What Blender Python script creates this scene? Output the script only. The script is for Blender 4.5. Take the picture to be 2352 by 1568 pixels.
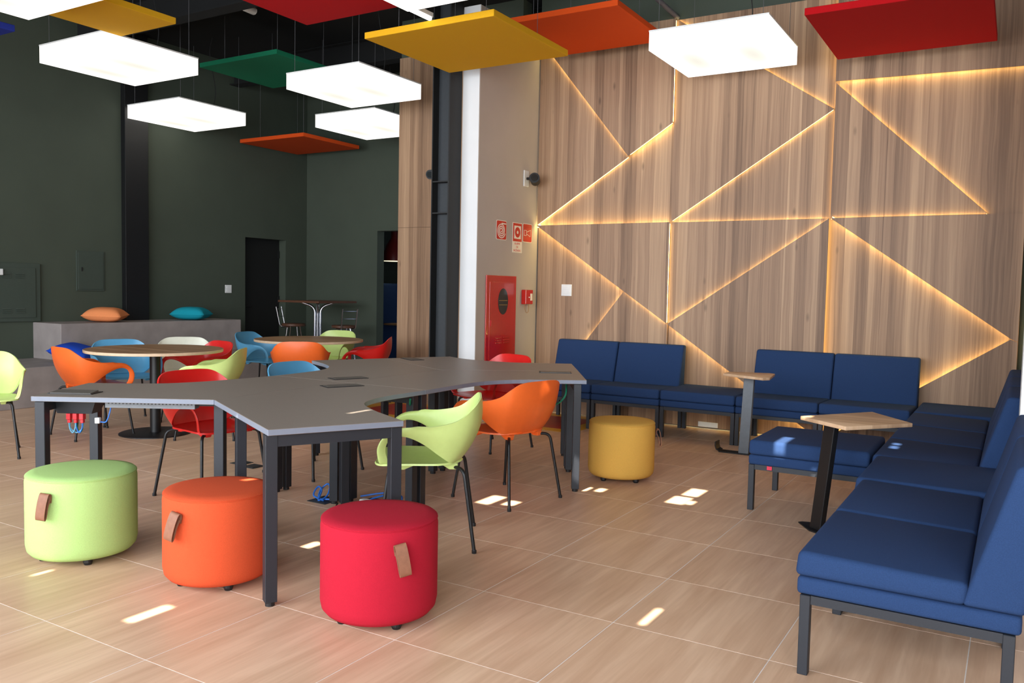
import bpy, bmesh, math, random
from mathutils import Vector, Matrix
random.seed(7)
for o in list(bpy.data.objects): bpy.data.objects.remove(o, do_unlink=True)
SC = bpy.context.scene
C = SC.collection
PI = math.pi

# ------------------------------------------------------------------ camera
CAM_H, F_PX = 1.33, 1920.0
YAW, PITCH, ROLL = -0.5424, -0.0615, 0.0207
fw = Vector((math.sin(YAW)*math.cos(PITCH), math.cos(YAW)*math.cos(PITCH), math.sin(PITCH)))
rt = fw.cross(Vector((0, 0, 1))).normalized(); up = rt.cross(fw)
r2 = math.cos(ROLL)*rt + math.sin(ROLL)*up
u2 = -math.sin(ROLL)*rt + math.cos(ROLL)*up
cd = bpy.data.cameras.new('camera'); cam = bpy.data.objects.new('camera', cd); C.objects.link(cam)
cd.sensor_width = 36.0; cd.sensor_fit = 'HORIZONTAL'; cd.lens = F_PX/2352*36.0
cd.clip_start = 0.05; cd.clip_end = 100
cam.matrix_world = Matrix(((r2.x, u2.x, -fw.x, 0), (r2.y, u2.y, -fw.y, 0), (r2.z, u2.z, -fw.z, CAM_H), (0, 0, 0, 1)))
SC.camera = cam
def in_view(p, m=40):
    d = Vector(p) - Vector((0, 0, CAM_H)); z = d.dot(fw)
    if z < 0.3: return False
    x = 1176 + F_PX*d.dot(r2)/z; y = 784 - F_PX*d.dot(u2)/z
    return -m < x < 2352+m and -m < y < 1568+m

# ------------------------------------------------------------------ world, lights, exposure
SC.view_settings.view_transform = 'Standard'; SC.view_settings.look = 'None'
SC.view_settings.exposure = 0.0; SC.view_settings.gamma = 1.0; SC.view_settings.use_curve_mapping = False
w = bpy.data.worlds.new('sky'); SC.world = w; w.use_nodes = True
bgn = w.node_tree.nodes['Background']; bgn.inputs[0].default_value = (0.62, 0.75, 1.0, 1); bgn.inputs[1].default_value = 0.6
SUN_EL = math.radians(53)
sd = bpy.data.lights.new('sun', 'SUN'); sun = bpy.data.objects.new('sun', sd); C.objects.link(sun)
sd.energy = 26.0; sd.angle = 0.006; sd.color = (1.0, 0.93, 0.80)
sun.rotation_euler = (PI/2 - SUN_EL, 0, 0); sun.location = (-3, -8, 8)      # shines towards +Y and down
def area(name, loc, rot, sx, sy, power, col):
    l = bpy.data.lights.new(name, 'AREA'); l.shape = 'RECTANGLE'; l.size = sx; l.size_y = sy; l.energy = power; l.color = col
    o = bpy.data.objects.new(name, l); C.objects.link(o); o.location = loc; o.rotation_euler = rot; return o
WIN_Y = -2.5
# daylight through the two wide windows behind the camera
area('window_daylight', (-5.2, WIN_Y+0.14, 2.2), (PI/2, 0, 0), 7.0, 3.4, 720, (0.86, 0.93, 1.0))
area('window_daylight', (1.1, WIN_Y+0.14, 2.2), (PI/2, 0, 0), 4.4, 3.4, 410, (0.86, 0.93, 1.0))

# ------------------------------------------------------------------ helpers
class MB:
    def __init__(s): s.v = []; s.f = []
    def add(s, vs, fs):
        n = len(s.v); s.v += [tuple(p) for p in vs]; s.f += [tuple(i+n for i in f) for f in fs]; return s
    def box(s, x0, x1, y0, y1, z0, z1):
        return s.add([(x0,y0,z0),(x1,y0,z0),(x1,y1,z0),(x0,y1,z0),(x0,y0,z1),(x1,y0,z1),(x1,y1,z1),(x0,y1,z1)],
                     [(3,2,1,0),(4,5,6,7),(0,1,5,4),(1,2,6,5),(2,3,7,6),(3,0,4,7)])
    def hexa(s, b, t):
        return s.add(list(b)+list(t), [(3,2,1,0),(4,5,6,7),(0,1,5,4),(1,2,6,5),(2,3,7,6),(3,0,4,7)])
    def bar(s, p0, p1, w, h):                      # horizontal-ish rectangular bar, top faces up
        p0 = Vector(p0); p1 = Vector(p1); d = (p1-p0).normalized()
        side = d.cross(Vector((0,0,1)))
        if side.length < 1e-4: side = Vector((1,0,0))
        side.normalize(); u = side.cross(d)
        def q(p): return [p-side*w/2-u*h/2, p+side*w/2-u*h/2, p+side*w/2+u*h/2, p-side*w/2+u*h/2]
        a, b = q(p0), q(p1)
        return s.add(a+b, [(0,1,2,3),(7,6,5,4),(0,4,5,1),(1,5,6,2),(2,6,7,3),(3,7,4,0)])
    def tube(s, path, r, n=8, cap=True, closed=False):
        P = [Vector(p) for p in path]; m = len(P); vs = []; fs = []
        rr = r if isinstance(r, (list, tuple)) else [r]*m
        t0 = (P[1]-P[0]).normalized(); a = Vector((0,0,1)) if abs(t0.z) < 0.9 else Vector((1,0,0))
        nrm = (a - t0*a.dot(t0)).normalized()
        for i in range(m):
            if closed: t = (P[(i+1) % m]-P[i-1]).normalized()
            elif i == 0: t = t0
            elif i == m-1: t = (P[i]-P[i-1]).normalized()
            else: t = ((P[i+1]-P[i]).normalized()+(P[i]-P[i-1]).normalized()).normalized()
            nrm = (nrm - t*nrm.dot(t)).normalized(); b = t.cross(nrm)
            for k in range(n):
                c = 2*PI*k/n; vs.append(P[i]+(nrm*math.cos(c)+b*math.sin(c))*rr[i])
        L = m if closed else m-1
        for i in range(L):
            j = (i+1) % m
            for k in range(n):
                fs.append((i*n+k, i*n+(k+1) % n, j*n+(k+1) % n, j*n+k))
        if cap and not closed:
            fs.append(tuple(range(n-1, -1, -1))); fs.append(tuple((m-1)*n+k for k in range(n)))
        return s.add(vs, fs)
    def prism(s, poly, z0, z1):
        a = sum(poly[i][0]*poly[(i+1) % len(poly)][1]-poly[(i+1) % len(poly)][0]*poly[i][1] for i in range(len(poly)))
        if a < 0: poly = poly[::-1]
        n = len(poly)
        return s.add([(x,y,z0) for x,y in poly]+[(x,y,z1) for x,y in poly],
                     [tuple(range(n-1,-1,-1)), tuple(range(n,2*n))]+[(i,(i+1) % n,n+(i+1) % n,n+i) for i in range(n)])
    def lathe(s, prof, n=32, cx=0, cy=0):
        vs = []; fs = []; m = len(prof)
        for r, z in prof:
            for k in range(n):
                c = 2*PI*k/n; vs.append((cx+r*math.cos(c), cy+r*math.sin(c), z))
        for i in range(m-1):
            for k in range(n):
                fs.append((i*n+k, i*n+(k+1) % n, (i+1)*n+(k+1) % n, (i+1)*n+k))
        if prof[0][0] > 0: fs.append(tuple(range(n-1,-1,-1)))
        if prof[-1][0] > 0: fs.append(tuple((m-1)*n+k for k in range(n)))
        return s.add(vs, fs)
    def grid(s, rows, close=False):
        n = len(rows[0]); vs = [p for r in rows for p in r]; fs = []
        for i in range(len(rows)-1):
            for k in range(n-1):
                fs.append((i*n+k, i*n+k+1, (i+1)*n+k+1, (i+1)*n+k))
        return s.add(vs, fs)
    def mesh(s, name, bevel=0, seg=2, smooth=False, solid=0, weld=0, fixn=False):
        me = bpy.data.meshes.new(name); me.from_pydata(s.v, [], s.f)
        if bevel or solid or weld or fixn:
            b = bmesh.new(); b.from_mesh(me)
            if weld: bmesh.ops.remove_doubles(b, verts=b.verts, dist=weld)
            if fixn or solid: bmesh.ops.recalc_face_normals(b, faces=b.faces)
            if bevel:
                es = [e for e in b.edges if len(e.link_faces) == 2 and e.calc_face_angle(0) > 0.5]
                bmesh.ops.bevel(b, geom=es, offset=bevel, segments=seg, profile=0.5, affect='EDGES', clamp_overlap=True)
            if solid: bmesh.ops.solidify(b, geom=b.faces[:], thickness=solid)
            b.to_mesh(me); b.free()
        if smooth:
            me.polygons.foreach_set('use_smooth', [True]*len(me.polygons))
            try: me.set_sharp_from_angle(angle=math.radians(38))
            except Exception: pass
        me.update(); return me
def sharpen(me, deg=38):
    me.polygons.foreach_set('use_smooth', [True]*len(me.polygons))
    try: me.set_sharp_from_angle(angle=math.radians(deg))
    except Exception: pass
    return me
def put(name, me, mat, parent=None, loc=None, rz=None):
    if mat is not None:
        if len(me.materials) == 0: me.materials.append(mat)
        elif me.materials[0] != mat: me = me.copy(); me.materials[0] = mat
    o = bpy.data.objects.new(name, me); C.objects.link(o)
    if parent is not None: o.parent = parent
    if loc is not None: o.location = loc
    if rz is not None: o.rotation_euler = (0,0,rz)
    return o
def tag(o, label, cat, group=None):
    o['label'] = label; o['category'] = cat
    if group: o['group'] = group
    return o
def thing(name, label, cat, loc=(0,0,0), rz=0, group=None):
    o = bpy.data.objects.new(name, None); C.objects.link(o); o.location = loc; o.rotation_euler = (0,0,rz)
    o.empty_display_size = 0.1
    return tag(o, label, cat, group)
def struct(name, me, mat, loc=None):
    o = put(name, me, mat, None, loc); o['kind'] = 'structure'; return o
def dup(root, label, loc, rz=0, group=None):
    r = root.copy(); C.objects.link(r); r.location = loc; r.rotation_euler = (0,0,rz); r['label'] = label
    if group: r['group'] = group
    for ch in list(root.children):
        c = ch.copy(); C.objects.link(c); c.parent = r
        for g in list(ch.children):
            d = g.copy(); C.objects.link(d); d.parent = c
    return r
def fillet(pts, rad, n=6):
    P = [Vector(p) for p in pts]; out = [P[0]]
    for i in range(1, len(P)-1):
        a = (P[i-1]-P[i]); b = (P[i+1]-P[i]); ra = min(rad, a.length*0.49, b.length*0.49)
        p0 = P[i]+a.normalized()*ra; p1 = P[i]+b.normalized()*ra
        for k in range(n+1):
            t = k/n; out.append((1-t)**2*p0+2*t*(1-t)*P[i]+t*t*p1)
    return out+[P[-1]]
def crom(pts, n):                                   # Catmull-Rom through points
    P = [Vector(p) for p in pts]; m = len(P)-1; out = []
    for k in range(n+1):
        x = k/n*m; i = min(int(x), m-1); t = x-i
        p0 = P[max(i-1,0)] if i > 0 else P[0]*2-P[1]
        p3 = P[i+2] if i+2 <= m else P[m]*2-P[m-1]
        p1, p2 = P[i], P[i+1]
        out.append(0.5*((2*p1)+(p2-p0)*t+(2*p0-5*p1+4*p2-p3)*t*t+(3*p1-p0-3*p2+p3)*t**3))
    return out

# ------------------------------------------------------------------ materials
def lin(c): return tuple(((x/255)/12.92 if x/255 <= 0.04045 else ((x/255+0.055)/1.055)**2.4) for x in c)
def newmat(name):
    m = bpy.data.materials.new(name); m.use_nodes = True; nt = m.node_tree
    return m, nt, nt.nodes['Principled BSDF']
def N(nt, t, **kw):
    n = nt.nodes.new(t)
    for k, v in kw.items():
        if k.startswith('i_'): n.inputs[k[2:].replace('_',' ')].default_value = v
        else: setattr(n, k, v)
    return n
def L(nt, a, b): nt.links.new(a, b)
def plain(name, rgb, rough=0.5, metal=0.0, var=0.06, nscale=30, bump=0.0, bscale=200, spec=0.5, coat=0):
    m, nt, p = newmat(name); c = lin(rgb)
    p.inputs['Roughness'].default_value = rough; p.inputs['Metallic'].default_value = metal
    p.inputs['Specular IOR Level'].default_value = spec
    if coat: p.inputs['Coat Weight'].default_value = coat
    tc = N(nt, 'ShaderNodeTexCoord'); no = N(nt, 'ShaderNodeTexNoise', i_Scale=nscale, i_Detail=3.0)
    L(nt, tc.outputs['Object'], no.inputs['Vector'])
    cr = N(nt, 'ShaderNodeValToRGB')
    cr.color_ramp.elements[0].position = 0.3; cr.color_ramp.elements[1].position = 0.7
    cr.color_ramp.elements[0].color = tuple(x*(1-var) for x in c)+(1,)
    cr.color_ramp.elements[1].color = tuple(min(1,x*(1+var)) for x in c)+(1,)
    L(nt, no.outputs['Fac'], cr.inputs['Fac']); L(nt, cr.outputs['Color'], p.inputs['Base Color'])
    if bump:
        nb = N(nt, 'ShaderNodeTexNoise', i_Scale=bscale, i_Detail=2.0); L(nt, tc.outputs['Object'], nb.inputs['Vector'])
        bp = N(nt, 'ShaderNodeBump', i_Strength=bump, i_Distance=0.002); L(nt, nb.outputs['Fac'], bp.inputs['Height'])
        L(nt, bp.outputs['Normal'], p.inputs['Normal'])
    return m
def fabric(name, rgb, rough=0.92, var=0.10):
    m = plain(name, rgb, rough, var=var, nscale=260, bump=0.35, bscale=900, spec=0.2)
    return m
def emit(name, rgb, strength):
    m = bpy.data.materials.new(name); m.use_nodes = True; nt = m.node_tree; nt.nodes.clear()
    e = N(nt, 'ShaderNodeEmission'); e.inputs[0].default_value = tuple(rgb)+(1,); e.inputs[1].default_value = strength
    o = N(nt, 'ShaderNodeOutputMaterial'); L(nt, e.outputs[0], o.inputs[0]); return m
def wood(name, dark, mid, light, plank=0.105, axis='X', rough=0.5, grain=1.0):
    """straight vertical grain: 'axis' runs across the planks"""
    m, nt, p = newmat(name); p.inputs['Roughness'].default_value = rough; p.inputs['Specular IOR Level'].default_value = 0.35
    g = N(nt, 'ShaderNodeNewGeometry'); sx = N(nt, 'ShaderNodeSeparateXYZ'); L(nt, g.outputs['Position'], sx.inputs[0])
    A = sx.outputs['X'] if axis == 'X' else sx.outputs['Y']
    Z = sx.outputs['Z'] if axis in 'X' else sx.outputs['X']
    # slow wobble of the grain along its length
    cz = N(nt, 'ShaderNodeCombineXYZ'); L(nt, A, cz.inputs[0]); L(nt, Z, cz.inputs[1])
    mpw = N(nt, 'ShaderNodeMapping'); mpw.inputs['Scale'].default_value = (3, 1.6, 1); L(nt, cz.outputs[0], mpw.inputs[0])
    wob = N(nt, 'ShaderNodeTexNoise', i_Scale=1.0, i_Detail=2.0); L(nt, mpw.outputs[0], wob.inputs['Vector'])
    wm = N(nt, 'ShaderNodeMath', operation='MULTIPLY_ADD'); wm.inputs[1].default_value = 0.035; L(nt, wob.outputs['Fac'], wm.inputs[0]); L(nt, A, wm.inputs[2])
    # plank tone
    dv = N(nt, 'ShaderNodeMath', operation='DIVIDE'); dv.inputs[1].default_value = plank; L(nt, A, dv.inputs[0])
    fl = N(nt, 'ShaderNodeMath', operation='FLOOR'); L(nt, dv.outputs[0], fl.inputs[0])
    wn = N(nt, 'ShaderNodeTexWhiteNoise', noise_dimensions='1D'); L(nt, fl.outputs[0], wn.inputs['W'])
    dv2 = N(nt, 'ShaderNodeMath', operation='DIVIDE'); dv2.inputs[1].default_value = plank*0.61; L(nt, wm.outputs[0], dv2.inputs[0])
    fl2 = N(nt, 'ShaderNodeMath', operation='FLOOR'); L(nt, dv2.outputs[0], fl2.inputs[0])
    wn2 = N(nt, 'ShaderNodeTexWhiteNoise', noise_dimensions='1D'); L(nt, fl2.outputs[0], wn2.inputs['W'])
    # grain
    cg = N(nt, 'ShaderNodeCombineXYZ'); L(nt, wm.outputs[0], cg.inputs[0]); L(nt, Z, cg.inputs[1]); L(nt, wn.outputs['Value'], cg.inputs[2])
    mg = N(nt, 'ShaderNodeMapping'); mg.inputs['Scale'].default_value = (60*grain, 0.9, 30); L(nt, cg.outputs[0], mg.inputs[0])
    gn = N(nt, 'ShaderNodeTexNoise', i_Scale=1.0, i_Detail=5.0, i_Roughness=0.6); L(nt, mg.outputs[0], gn.inputs['Vector'])
    s1 = N(nt, 'ShaderNodeMath', operation='MULTIPLY_ADD'); s1.inputs[1].default_value = 0.34; L(nt, wn.outputs['Value'], s1.inputs[0])
    s2 = N(nt, 'ShaderNodeMath', operation='MULTIPLY_ADD'); s2.inputs[1].default_value = 0.22; L(nt, wn2.outputs['Value'], s2.inputs[0])
    s3 = N(nt, 'ShaderNodeMath', operation='MULTIPLY'); s3.inputs[1].default_value = 0.62; L(nt, gn.outputs['Fac'], s3.inputs[0])
    L(nt, s3.outputs[0], s2.inputs[2]); L(nt, s2.outputs[0], s1.inputs[2])
    cr = N(nt, 'ShaderNodeValToRGB'); e = cr.color_ramp.elements
    e[0].position = 0.28; e[0].color = lin(dark)+(1,); e[1].position = 0.92; e[1].color = lin(light)+(1,)
    x = e.new(0.58); x.color = lin(mid)+(1,)
    L(nt, s1.outputs[0], cr.inputs['Fac'])
    # knots
    mk = N(nt, 'ShaderNodeMapping'); mk.inputs['Scale'].default_value = (5.5, 2.1, 1); L(nt, cz.outputs[0], mk.inputs[0])
    vo = N(nt, 'ShaderNodeTexVoronoi', i_Scale=1.0); L(nt, mk.outputs[0], vo.inputs['Vector'])
    kr = N(nt, 'ShaderNodeMapRange'); kr.inputs['From Min'].default_value = 0.03; kr.inputs['From Max'].default_value = 0.11
    kr.inputs['To Min'].default_value = 0.6; kr.inputs['To Max'].default_value = 1.0; L(nt, vo.outputs['Distance'], kr.inputs['Value'])
    mx = N(nt, 'ShaderNodeMix', data_type='RGBA', blend_type='MULTIPLY'); mx.inputs['Factor'].default_value = 1.0
    L(nt, cr.outputs['Color'], mx.inputs['A']); cc = N(nt, 'ShaderNodeCombineColor')
    for k in range(3): L(nt, kr.outputs[0], cc.inputs[k])
    L(nt, cc.outputs[0], mx.inputs['B']); L(nt, mx.outputs['Result'], p.inputs['Base Color'])
    return m
def tile_mat():
    m, nt, p = newmat('wood_look_porcelain'); p.inputs['Roughness'].default_value = 0.36; p.inputs['Specular IOR Level'].default_value = 0.4
    g = N(nt, 'ShaderNodeNewGeometry'); oi = N(nt, 'ShaderNodeObjectInfo')
    off = N(nt, 'ShaderNodeMath', operation='MULTIPLY'); off.inputs[1].default_value = 37.0; L(nt, oi.outputs['Random'], off.inputs[0])
    cb = N(nt, 'ShaderNodeCombineXYZ'); L(nt, off.outputs[0], cb.inputs[0]); L(nt, off.outputs[0], cb.inputs[1]); L(nt, off.outputs[0], cb.inputs[2])
    ad = N(nt, 'ShaderNodeVectorMath', operation='ADD'); L(nt, g.outputs['Position'], ad.inputs[0]); L(nt, cb.outputs[0], ad.inputs[1])
    mp = N(nt, 'ShaderNodeMapping'); mp.inputs['Scale'].default_value = (9, 0.8, 1); L(nt, ad.outputs[0], mp.inputs[0])
    n0 = N(nt, 'ShaderNodeTexNoise', i_Scale=1.3, i_Detail=4.0, i_Roughness=0.55, i_Distortion=0.9); L(nt, mp.outputs[0], n0.inputs['Vector'])
    mp2 = N(nt, 'ShaderNodeMapping'); mp2.inputs['Scale'].default_value = (34, 1.6, 1); L(nt, ad.outputs[0], mp2.inputs[0])
    n1 = N(nt, 'ShaderNodeTexNoise', i_Scale=1.5, i_Detail=3.0, i_Distortion=0.4); L(nt, mp2.outputs[0], n1.inputs['Vector'])
    s = N(nt, 'ShaderNodeMath', operation='MULTIPLY_ADD'); s.inputs[1].default_value = 0.35; L(nt, n1.outputs['Fac'], s.inputs[0])
    s0 = N(nt, 'ShaderNodeMath', operation='MULTIPLY'); s0.inputs[1].default_value = 0.75; L(nt, n0.outputs['Fac'], s0.inputs[0]); L(nt, s0.outputs[0], s.inputs[2])
    cr = N(nt, 'ShaderNodeValToRGB'); e = cr.color_ramp.elements
    e[0].position = 0.36; e[0].color = lin((200,160,130))+(1,); e[1].position = 0.72; e[1].color = lin((226,190,160))+(1,)
    x = e.new(0.55); x.color = lin((213,175,145))+(1,)
    L(nt, s.outputs[0], cr.inputs['Fac']); L(nt, cr.outputs['Color'], p.inputs['Base Color'])
    return m
M = {}
M['tile'] = tile_mat()
M['grout'] = plain('pale_grout', (236,228,222), 0.8, nscale=60)
M['walnut'] = wood('walnut_laminate', (116,88,67), (158,125,98), (192,158,125))
M['oak'] = wood('table_oak', (150,112,80), (176,136,100), (196,160,124), plank=0.07, axis='Y', rough=0.35)
M['pale_oak'] = wood('pale_oak_ply', (176,140,108), (200,164,130), (216,184,152), plank=0.08, axis='Y', rough=0.4)
M['edge_oak'] = plain('pale_edge_band', (214,186,154), 0.5)
M['brown_top'] = plain('dark_wood_top', (92,58,40), 0.5)
M['green_wall'] = plain('dark_green_paint', (66,74,62), 0.75, var=0.05, nscale=2.5, bump=0.05, bscale=120)
M['green_metal'] = plain('dark_green_metal', (64,74,66), 0.5, var=0.03)
M['black'] = plain('black_paint', (22,22,22), 0.6, var=0.1)
M['door_black'] = plain('black_door_paint', (14,14,13), 0.7)
M['ceiling'] = plain('black_ceiling', (16,16,16), 0.9, var=0.15, nscale=3)
M['steel_dark'] = plain('dark_steel_paint', (44,48,52), 0.55, var=0.06)
M['beige'] = plain('beige_paint', (186,177,170), 0.8, var=0.03, nscale=3, bump=0.04, bscale=150)
M['white_paint'] = plain('white_paint', (226,226,226), 0.75, var=0.02, nscale=3)
M['concrete'] = plain('grey_concrete', (150,140,136), 0.8, var=0.12, nscale=5, bump=0.15, bscale=80)
M['concrete_dark'] = plain('grey_plaster', (120,116,112), 0.8, var=0.06, nscale=5)
M['desk'] = plain('grey_desk_laminate', (140,128,118), 0.42, var=0.03, nscale=120, bump=0.03, bscale=600, spec=0.4)
M['flap'] = plain('dark_flap', (86,80,74), 0.45)
M['edge'] = plain('grey_edge_band', (124,130,144), 0.5, var=0.02)
M['leg'] = plain('charcoal_leg_paint', (32,35,42), 0.5, var=0.06, nscale=200)
M['blackmetal'] = plain('black_metal', (20,20,22), 0.42, var=0.08, nscale=80)
M['tray'] = plain('grey_tray_metal', (120,124,130), 0.5)
M['chrome'] = plain('chrome', (200,200,205), 0.18, metal=1.0, var=0.02)
M['navy'] = fabric('navy_wool', (38,60,98))
M['leather'] = plain('brown_leather', (140,92,68), 0.6, var=0.12, nscale=40, bump=0.2, bscale=300)
M['plastic_black'] = plain('black_plastic', (24,24,26), 0.5)
M['white_plastic'] = plain('white_plastic', (232,232,230), 0.4, var=0.02)
M['red_gloss'] = plain('red_enamel', (196,26,22), 0.22, var=0.03, coat=0.4)
M['sign_red'] = plain('sign_red', (205,38,24), 0.45, var=0.02)
M['sign_white'] = plain('sign_white', (240,234,222), 0.5, var=0.02)
M['floor_red'] = plain('floor_red_paint', (190,42,28), 0.35, var=0.08, nscale=10)
M['floor_yellow'] = plain('floor_yellow_paint', (228,170,44), 0.35, var=0.08, nscale=10)
M['glass_dark'] = plain('dark_glass', (40,44,46), 0.1, var=0.05)
M['gold'] = plain('gold_print', (150,118,60), 0.5)
M['blue_cable'] = plain('blue_cable', (44,112,206), 0.5, var=0.03)
M['cyan_cable'] = plain('pale_blue_cable', (110,180,214), 0.5, var=0.03)
M['green_cable'] = plain('green_cable', (20,120,88), 0.5, var=0.03)
M['plug_red'] = plain('red_plug_plastic', (214,44,52), 0.4, var=0.03)
M['tag_red'] = plain('red_woven_tag', (214,52,76), 0.7)
M['blind'] = plain('white_blind', (220,222,224), 0.9, var=0.02)
M['window_glass'] = plain('frosted_glass', (200,214,224), 0.2, var=0.02)
M['led'] = emit('warm_led', (1.0, 0.74, 0.26), 11.0)
M['led_dim'] = emit('warm_led_dim', (1.0, 0.60, 0.22), 3.0)
def lightbox_mat():
    m = bpy.data.materials.new('lightbox_acrylic'); m.use_nodes = True; nt = m.node_tree; nt.nodes.clear()
    tc = N(nt, 'ShaderNodeTexCoord'); sp = N(nt, 'ShaderNodeSeparateXYZ'); L(nt, tc.outputs['Object'], sp.inputs[0])
    w1 = N(nt, 'ShaderNodeMath', operation='MULTIPLY'); w1.inputs[1].default_value = 12.6; L(nt, sp.outputs['X'], w1.inputs[0])
    c1 = N(nt, 'ShaderNodeMath', operation='COSINE'); L(nt, w1.outputs[0], c1.inputs[0])
    w2 = N(nt, 'ShaderNodeMath', operation='MULTIPLY'); w2.inputs[1].default_value = 4.2; L(nt, sp.outputs['Y'], w2.inputs[0])
    c2 = N(nt, 'ShaderNodeMath', operation='COSINE'); L(nt, w2.outputs[0], c2.inputs[0])
    pr_ = N(nt, 'ShaderNodeMath', operation='MULTIPLY'); L(nt, c1.outputs[0], pr_.inputs[0]); L(nt, c2.outputs[0], pr_.inputs[1])
    mr = N(nt, 'ShaderNodeMapRange'); mr.inputs['From Min'].default_value = -1; mr.inputs['From Max'].default_value = 1
    mr.inputs['To Min'].default_value = 0.98; mr.inputs['To Max'].default_value = 1.75; L(nt, pr_.outputs[0], mr.inputs['Value'])
    e = N(nt, 'ShaderNodeEmission'); e.inputs[0].default_value = (1.0, 0.955, 0.84, 1); L(nt, mr.outputs[0], e.inputs[1])
    o = N(nt, 'ShaderNodeOutputMaterial'); L(nt, e.outputs[0], o.inputs[0]); return m
M['lightbox'] = lightbox_mat()
M['lightbox_side'] = emit('lightbox_side_acrylic', (1.0, 0.97, 0.90), 1.7)
M['tubelight'] = emit('tube_light', (0.95, 0.98, 1.0), 4.0)
M['pendant_glow'] = emit('pendant_glow', (1.0, 0.82, 0.5), 2.0)
CH = {'lime': plain('lime_plastic', (206,226,138), 0.38, var=0.02, bump=0.02, bscale=500),
      'orange': plain('orange_plastic', (248,110,42), 0.38, var=0.02, bump=0.02, bscale=500),
      'red': plain('red_plastic', (218,32,28), 0.34, var=0.02, bump=0.02, bscale=500),
      'blue': plain('blue_plastic', (92,164,204), 0.38, var=0.02, bump=0.02, bscale=500),
      'white': plain('cream_plastic', (226,226,208), 0.38, var=0.02, bump=0.02, bscale=500)}
FB = {'lime': fabric('lime_wool', (176,208,128), var=0.06), 'orange': fabric('orange_wool', (208,82,46), var=0.06),
      'red': fabric('red_wool', (178,27,48), var=0.06), 'mustard': fabric('mustard_wool', (214,166,78), var=0.06)}
AC = {'yellow': fabric('yellow_felt', (216,162,28), var=0.05), 'orange': fabric('orange_felt', (216,78,24), var=0.05),
      'red': fabric('red_felt', (176,12,20), var=0.05), 'green': fabric('green_felt', (20,108,76), var=0.05),
      'blue': fabric('blue_felt', (30,44,128), var=0.05)}
PL = {'orange': fabric('orange_velvet', (240,146,92), var=0.08), 'teal': fabric('teal_velvet', (24,150,170), var=0.08),
      'blue': fabric('royal_blue_velvet', (30,74,190), var=0.08)}

# ------------------------------------------------------------------ the setting
XL, YB, WY, CZ = -9.83, 9.85, 8.085, 4.5
TS, TX, TY = 0.6202, -3.194, 1.807
floor = struct('floor', MB().box(XL-0.3, 3.7, WIN_Y-0.3, 13.0, -0.12, -0.0006).mesh('floor'), M['grout'])
g = 0.002
tm = MB().box(g, TS-g, g, TS-g, -0.012, 0.0).mesh('tile')
cells = []
for i in range(-11, 12):
    for j in range(-8, 14):
        x, y = TX+i*TS, TY+j*TS
        if x+TS > 3.5 or x < XL or y < WIN_Y or y+TS > YB: continue
        if y+TS > WY and x+TS > -4.6: continue
        vis = any(in_view((x+a*TS, y+b*TS, 0), 20) for a in (0, .5, 1) for b in (0, .5, 1))
        cells.append((0 if vis else 1, math.hypot(x, y), x, y))
cells.sort()
rest = MB()
for k, (nv, d, x, y) in enumerate(cells):
    if nv == 0 and k < 298: put('tile', tm, M['tile'], floor, (x, y, 0))
    else: rest.box(x+g, x+TS-g, y+g, y+TS-g, -0.012, 0.0)
o = put('tile_field', rest.mesh('tile_field'), M['tile'], floor); o['kind'] = 'stuff'

# ceiling slab; unseen slots added above the camera to shape sunlight into the listed patches
patches = [(-2.955, 1.98, 0.05, 0.19, 0), (-1.86, 5.02, 0.11, 0.20, 0), (-1.84, 5.27, 0.10, 0.22, 0), (-1.74, 5.05, 0.04, 0.10, 0),
           (-2.84, 4.31, 0.09, 0.22, 0), (-2.68, 4.36, 0.07, 0.12, 0), (-3.07, 3.05, 0.05, 0.10, 0), (-3.03, 2.95, 0.03, 0.06, 0),
           (-1.24, 3.09, 0.022, 0.20, 0), (-3.75, 2.06, 0.015, 0.09, 0), (-2.63, 2.90, 0.016, 0.15, 0.745), (-1.22, 5.08, 0.06, 0.30, 0.44),
           (-0.61, 5.38, 0.04, 0.10, 0.44), (-0.61, 5.52, 0.04, 0.08, 0.44), (-1.0, 4.79, 0.05, 0.08, 0.66), (-2.36, 5.02, 0.05, 0.10, 0), (-2.47, 4.98, 0.06, 0.12, 0)]
tn = math.tan(SUN_EL)
holes = [(x, x+wx, y-(CZ-z)/tn, y+wy-(CZ-z)/tn) for (x, y, wx, wy, z) in patches]
CX0, CX1, CY0, CY1 = XL-0.3, 3.7, WIN_Y-0.3, 13.0
xs = sorted(set([CX0, CX1]+[h[0] for h in holes]+[h[1] for h in holes])); yy = sorted(set([CY0, CY1]+[h[2] for h in holes]+[h[3] for h in holes]))
slab = MB()
for i in range(len(xs)-1):
    run = None
    for j in range(len(yy)-1):
        cx, cy = (xs[i]+xs[i+1])/2, (yy[j]+yy[j+1])/2
        hole = any(h[0] < cx < h[1] and h[2] < cy < h[3] for h in holes)
        if not hole: run = (run[0], yy[j+1]) if run else (yy[j], yy[j+1])
        if (hole or j == len(yy)-2) and run: slab.box(xs[i], xs[i+1], run[0], run[1], CZ, CZ+0.004); run = None
struct('ceiling', slab.mesh('ceiling'), M['ceiling'])
wl = struct('wall_left', MB().box(XL-0.25, XL, WIN_Y-0.25, 8.60, 0, CZ).box(XL-0.25, XL, 9.40, 13.0, 0, CZ)
       .box(XL-0.25, XL, 8.60, 9.40, 2.03, CZ).mesh('wall_left'), M['green_wall'])
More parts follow.
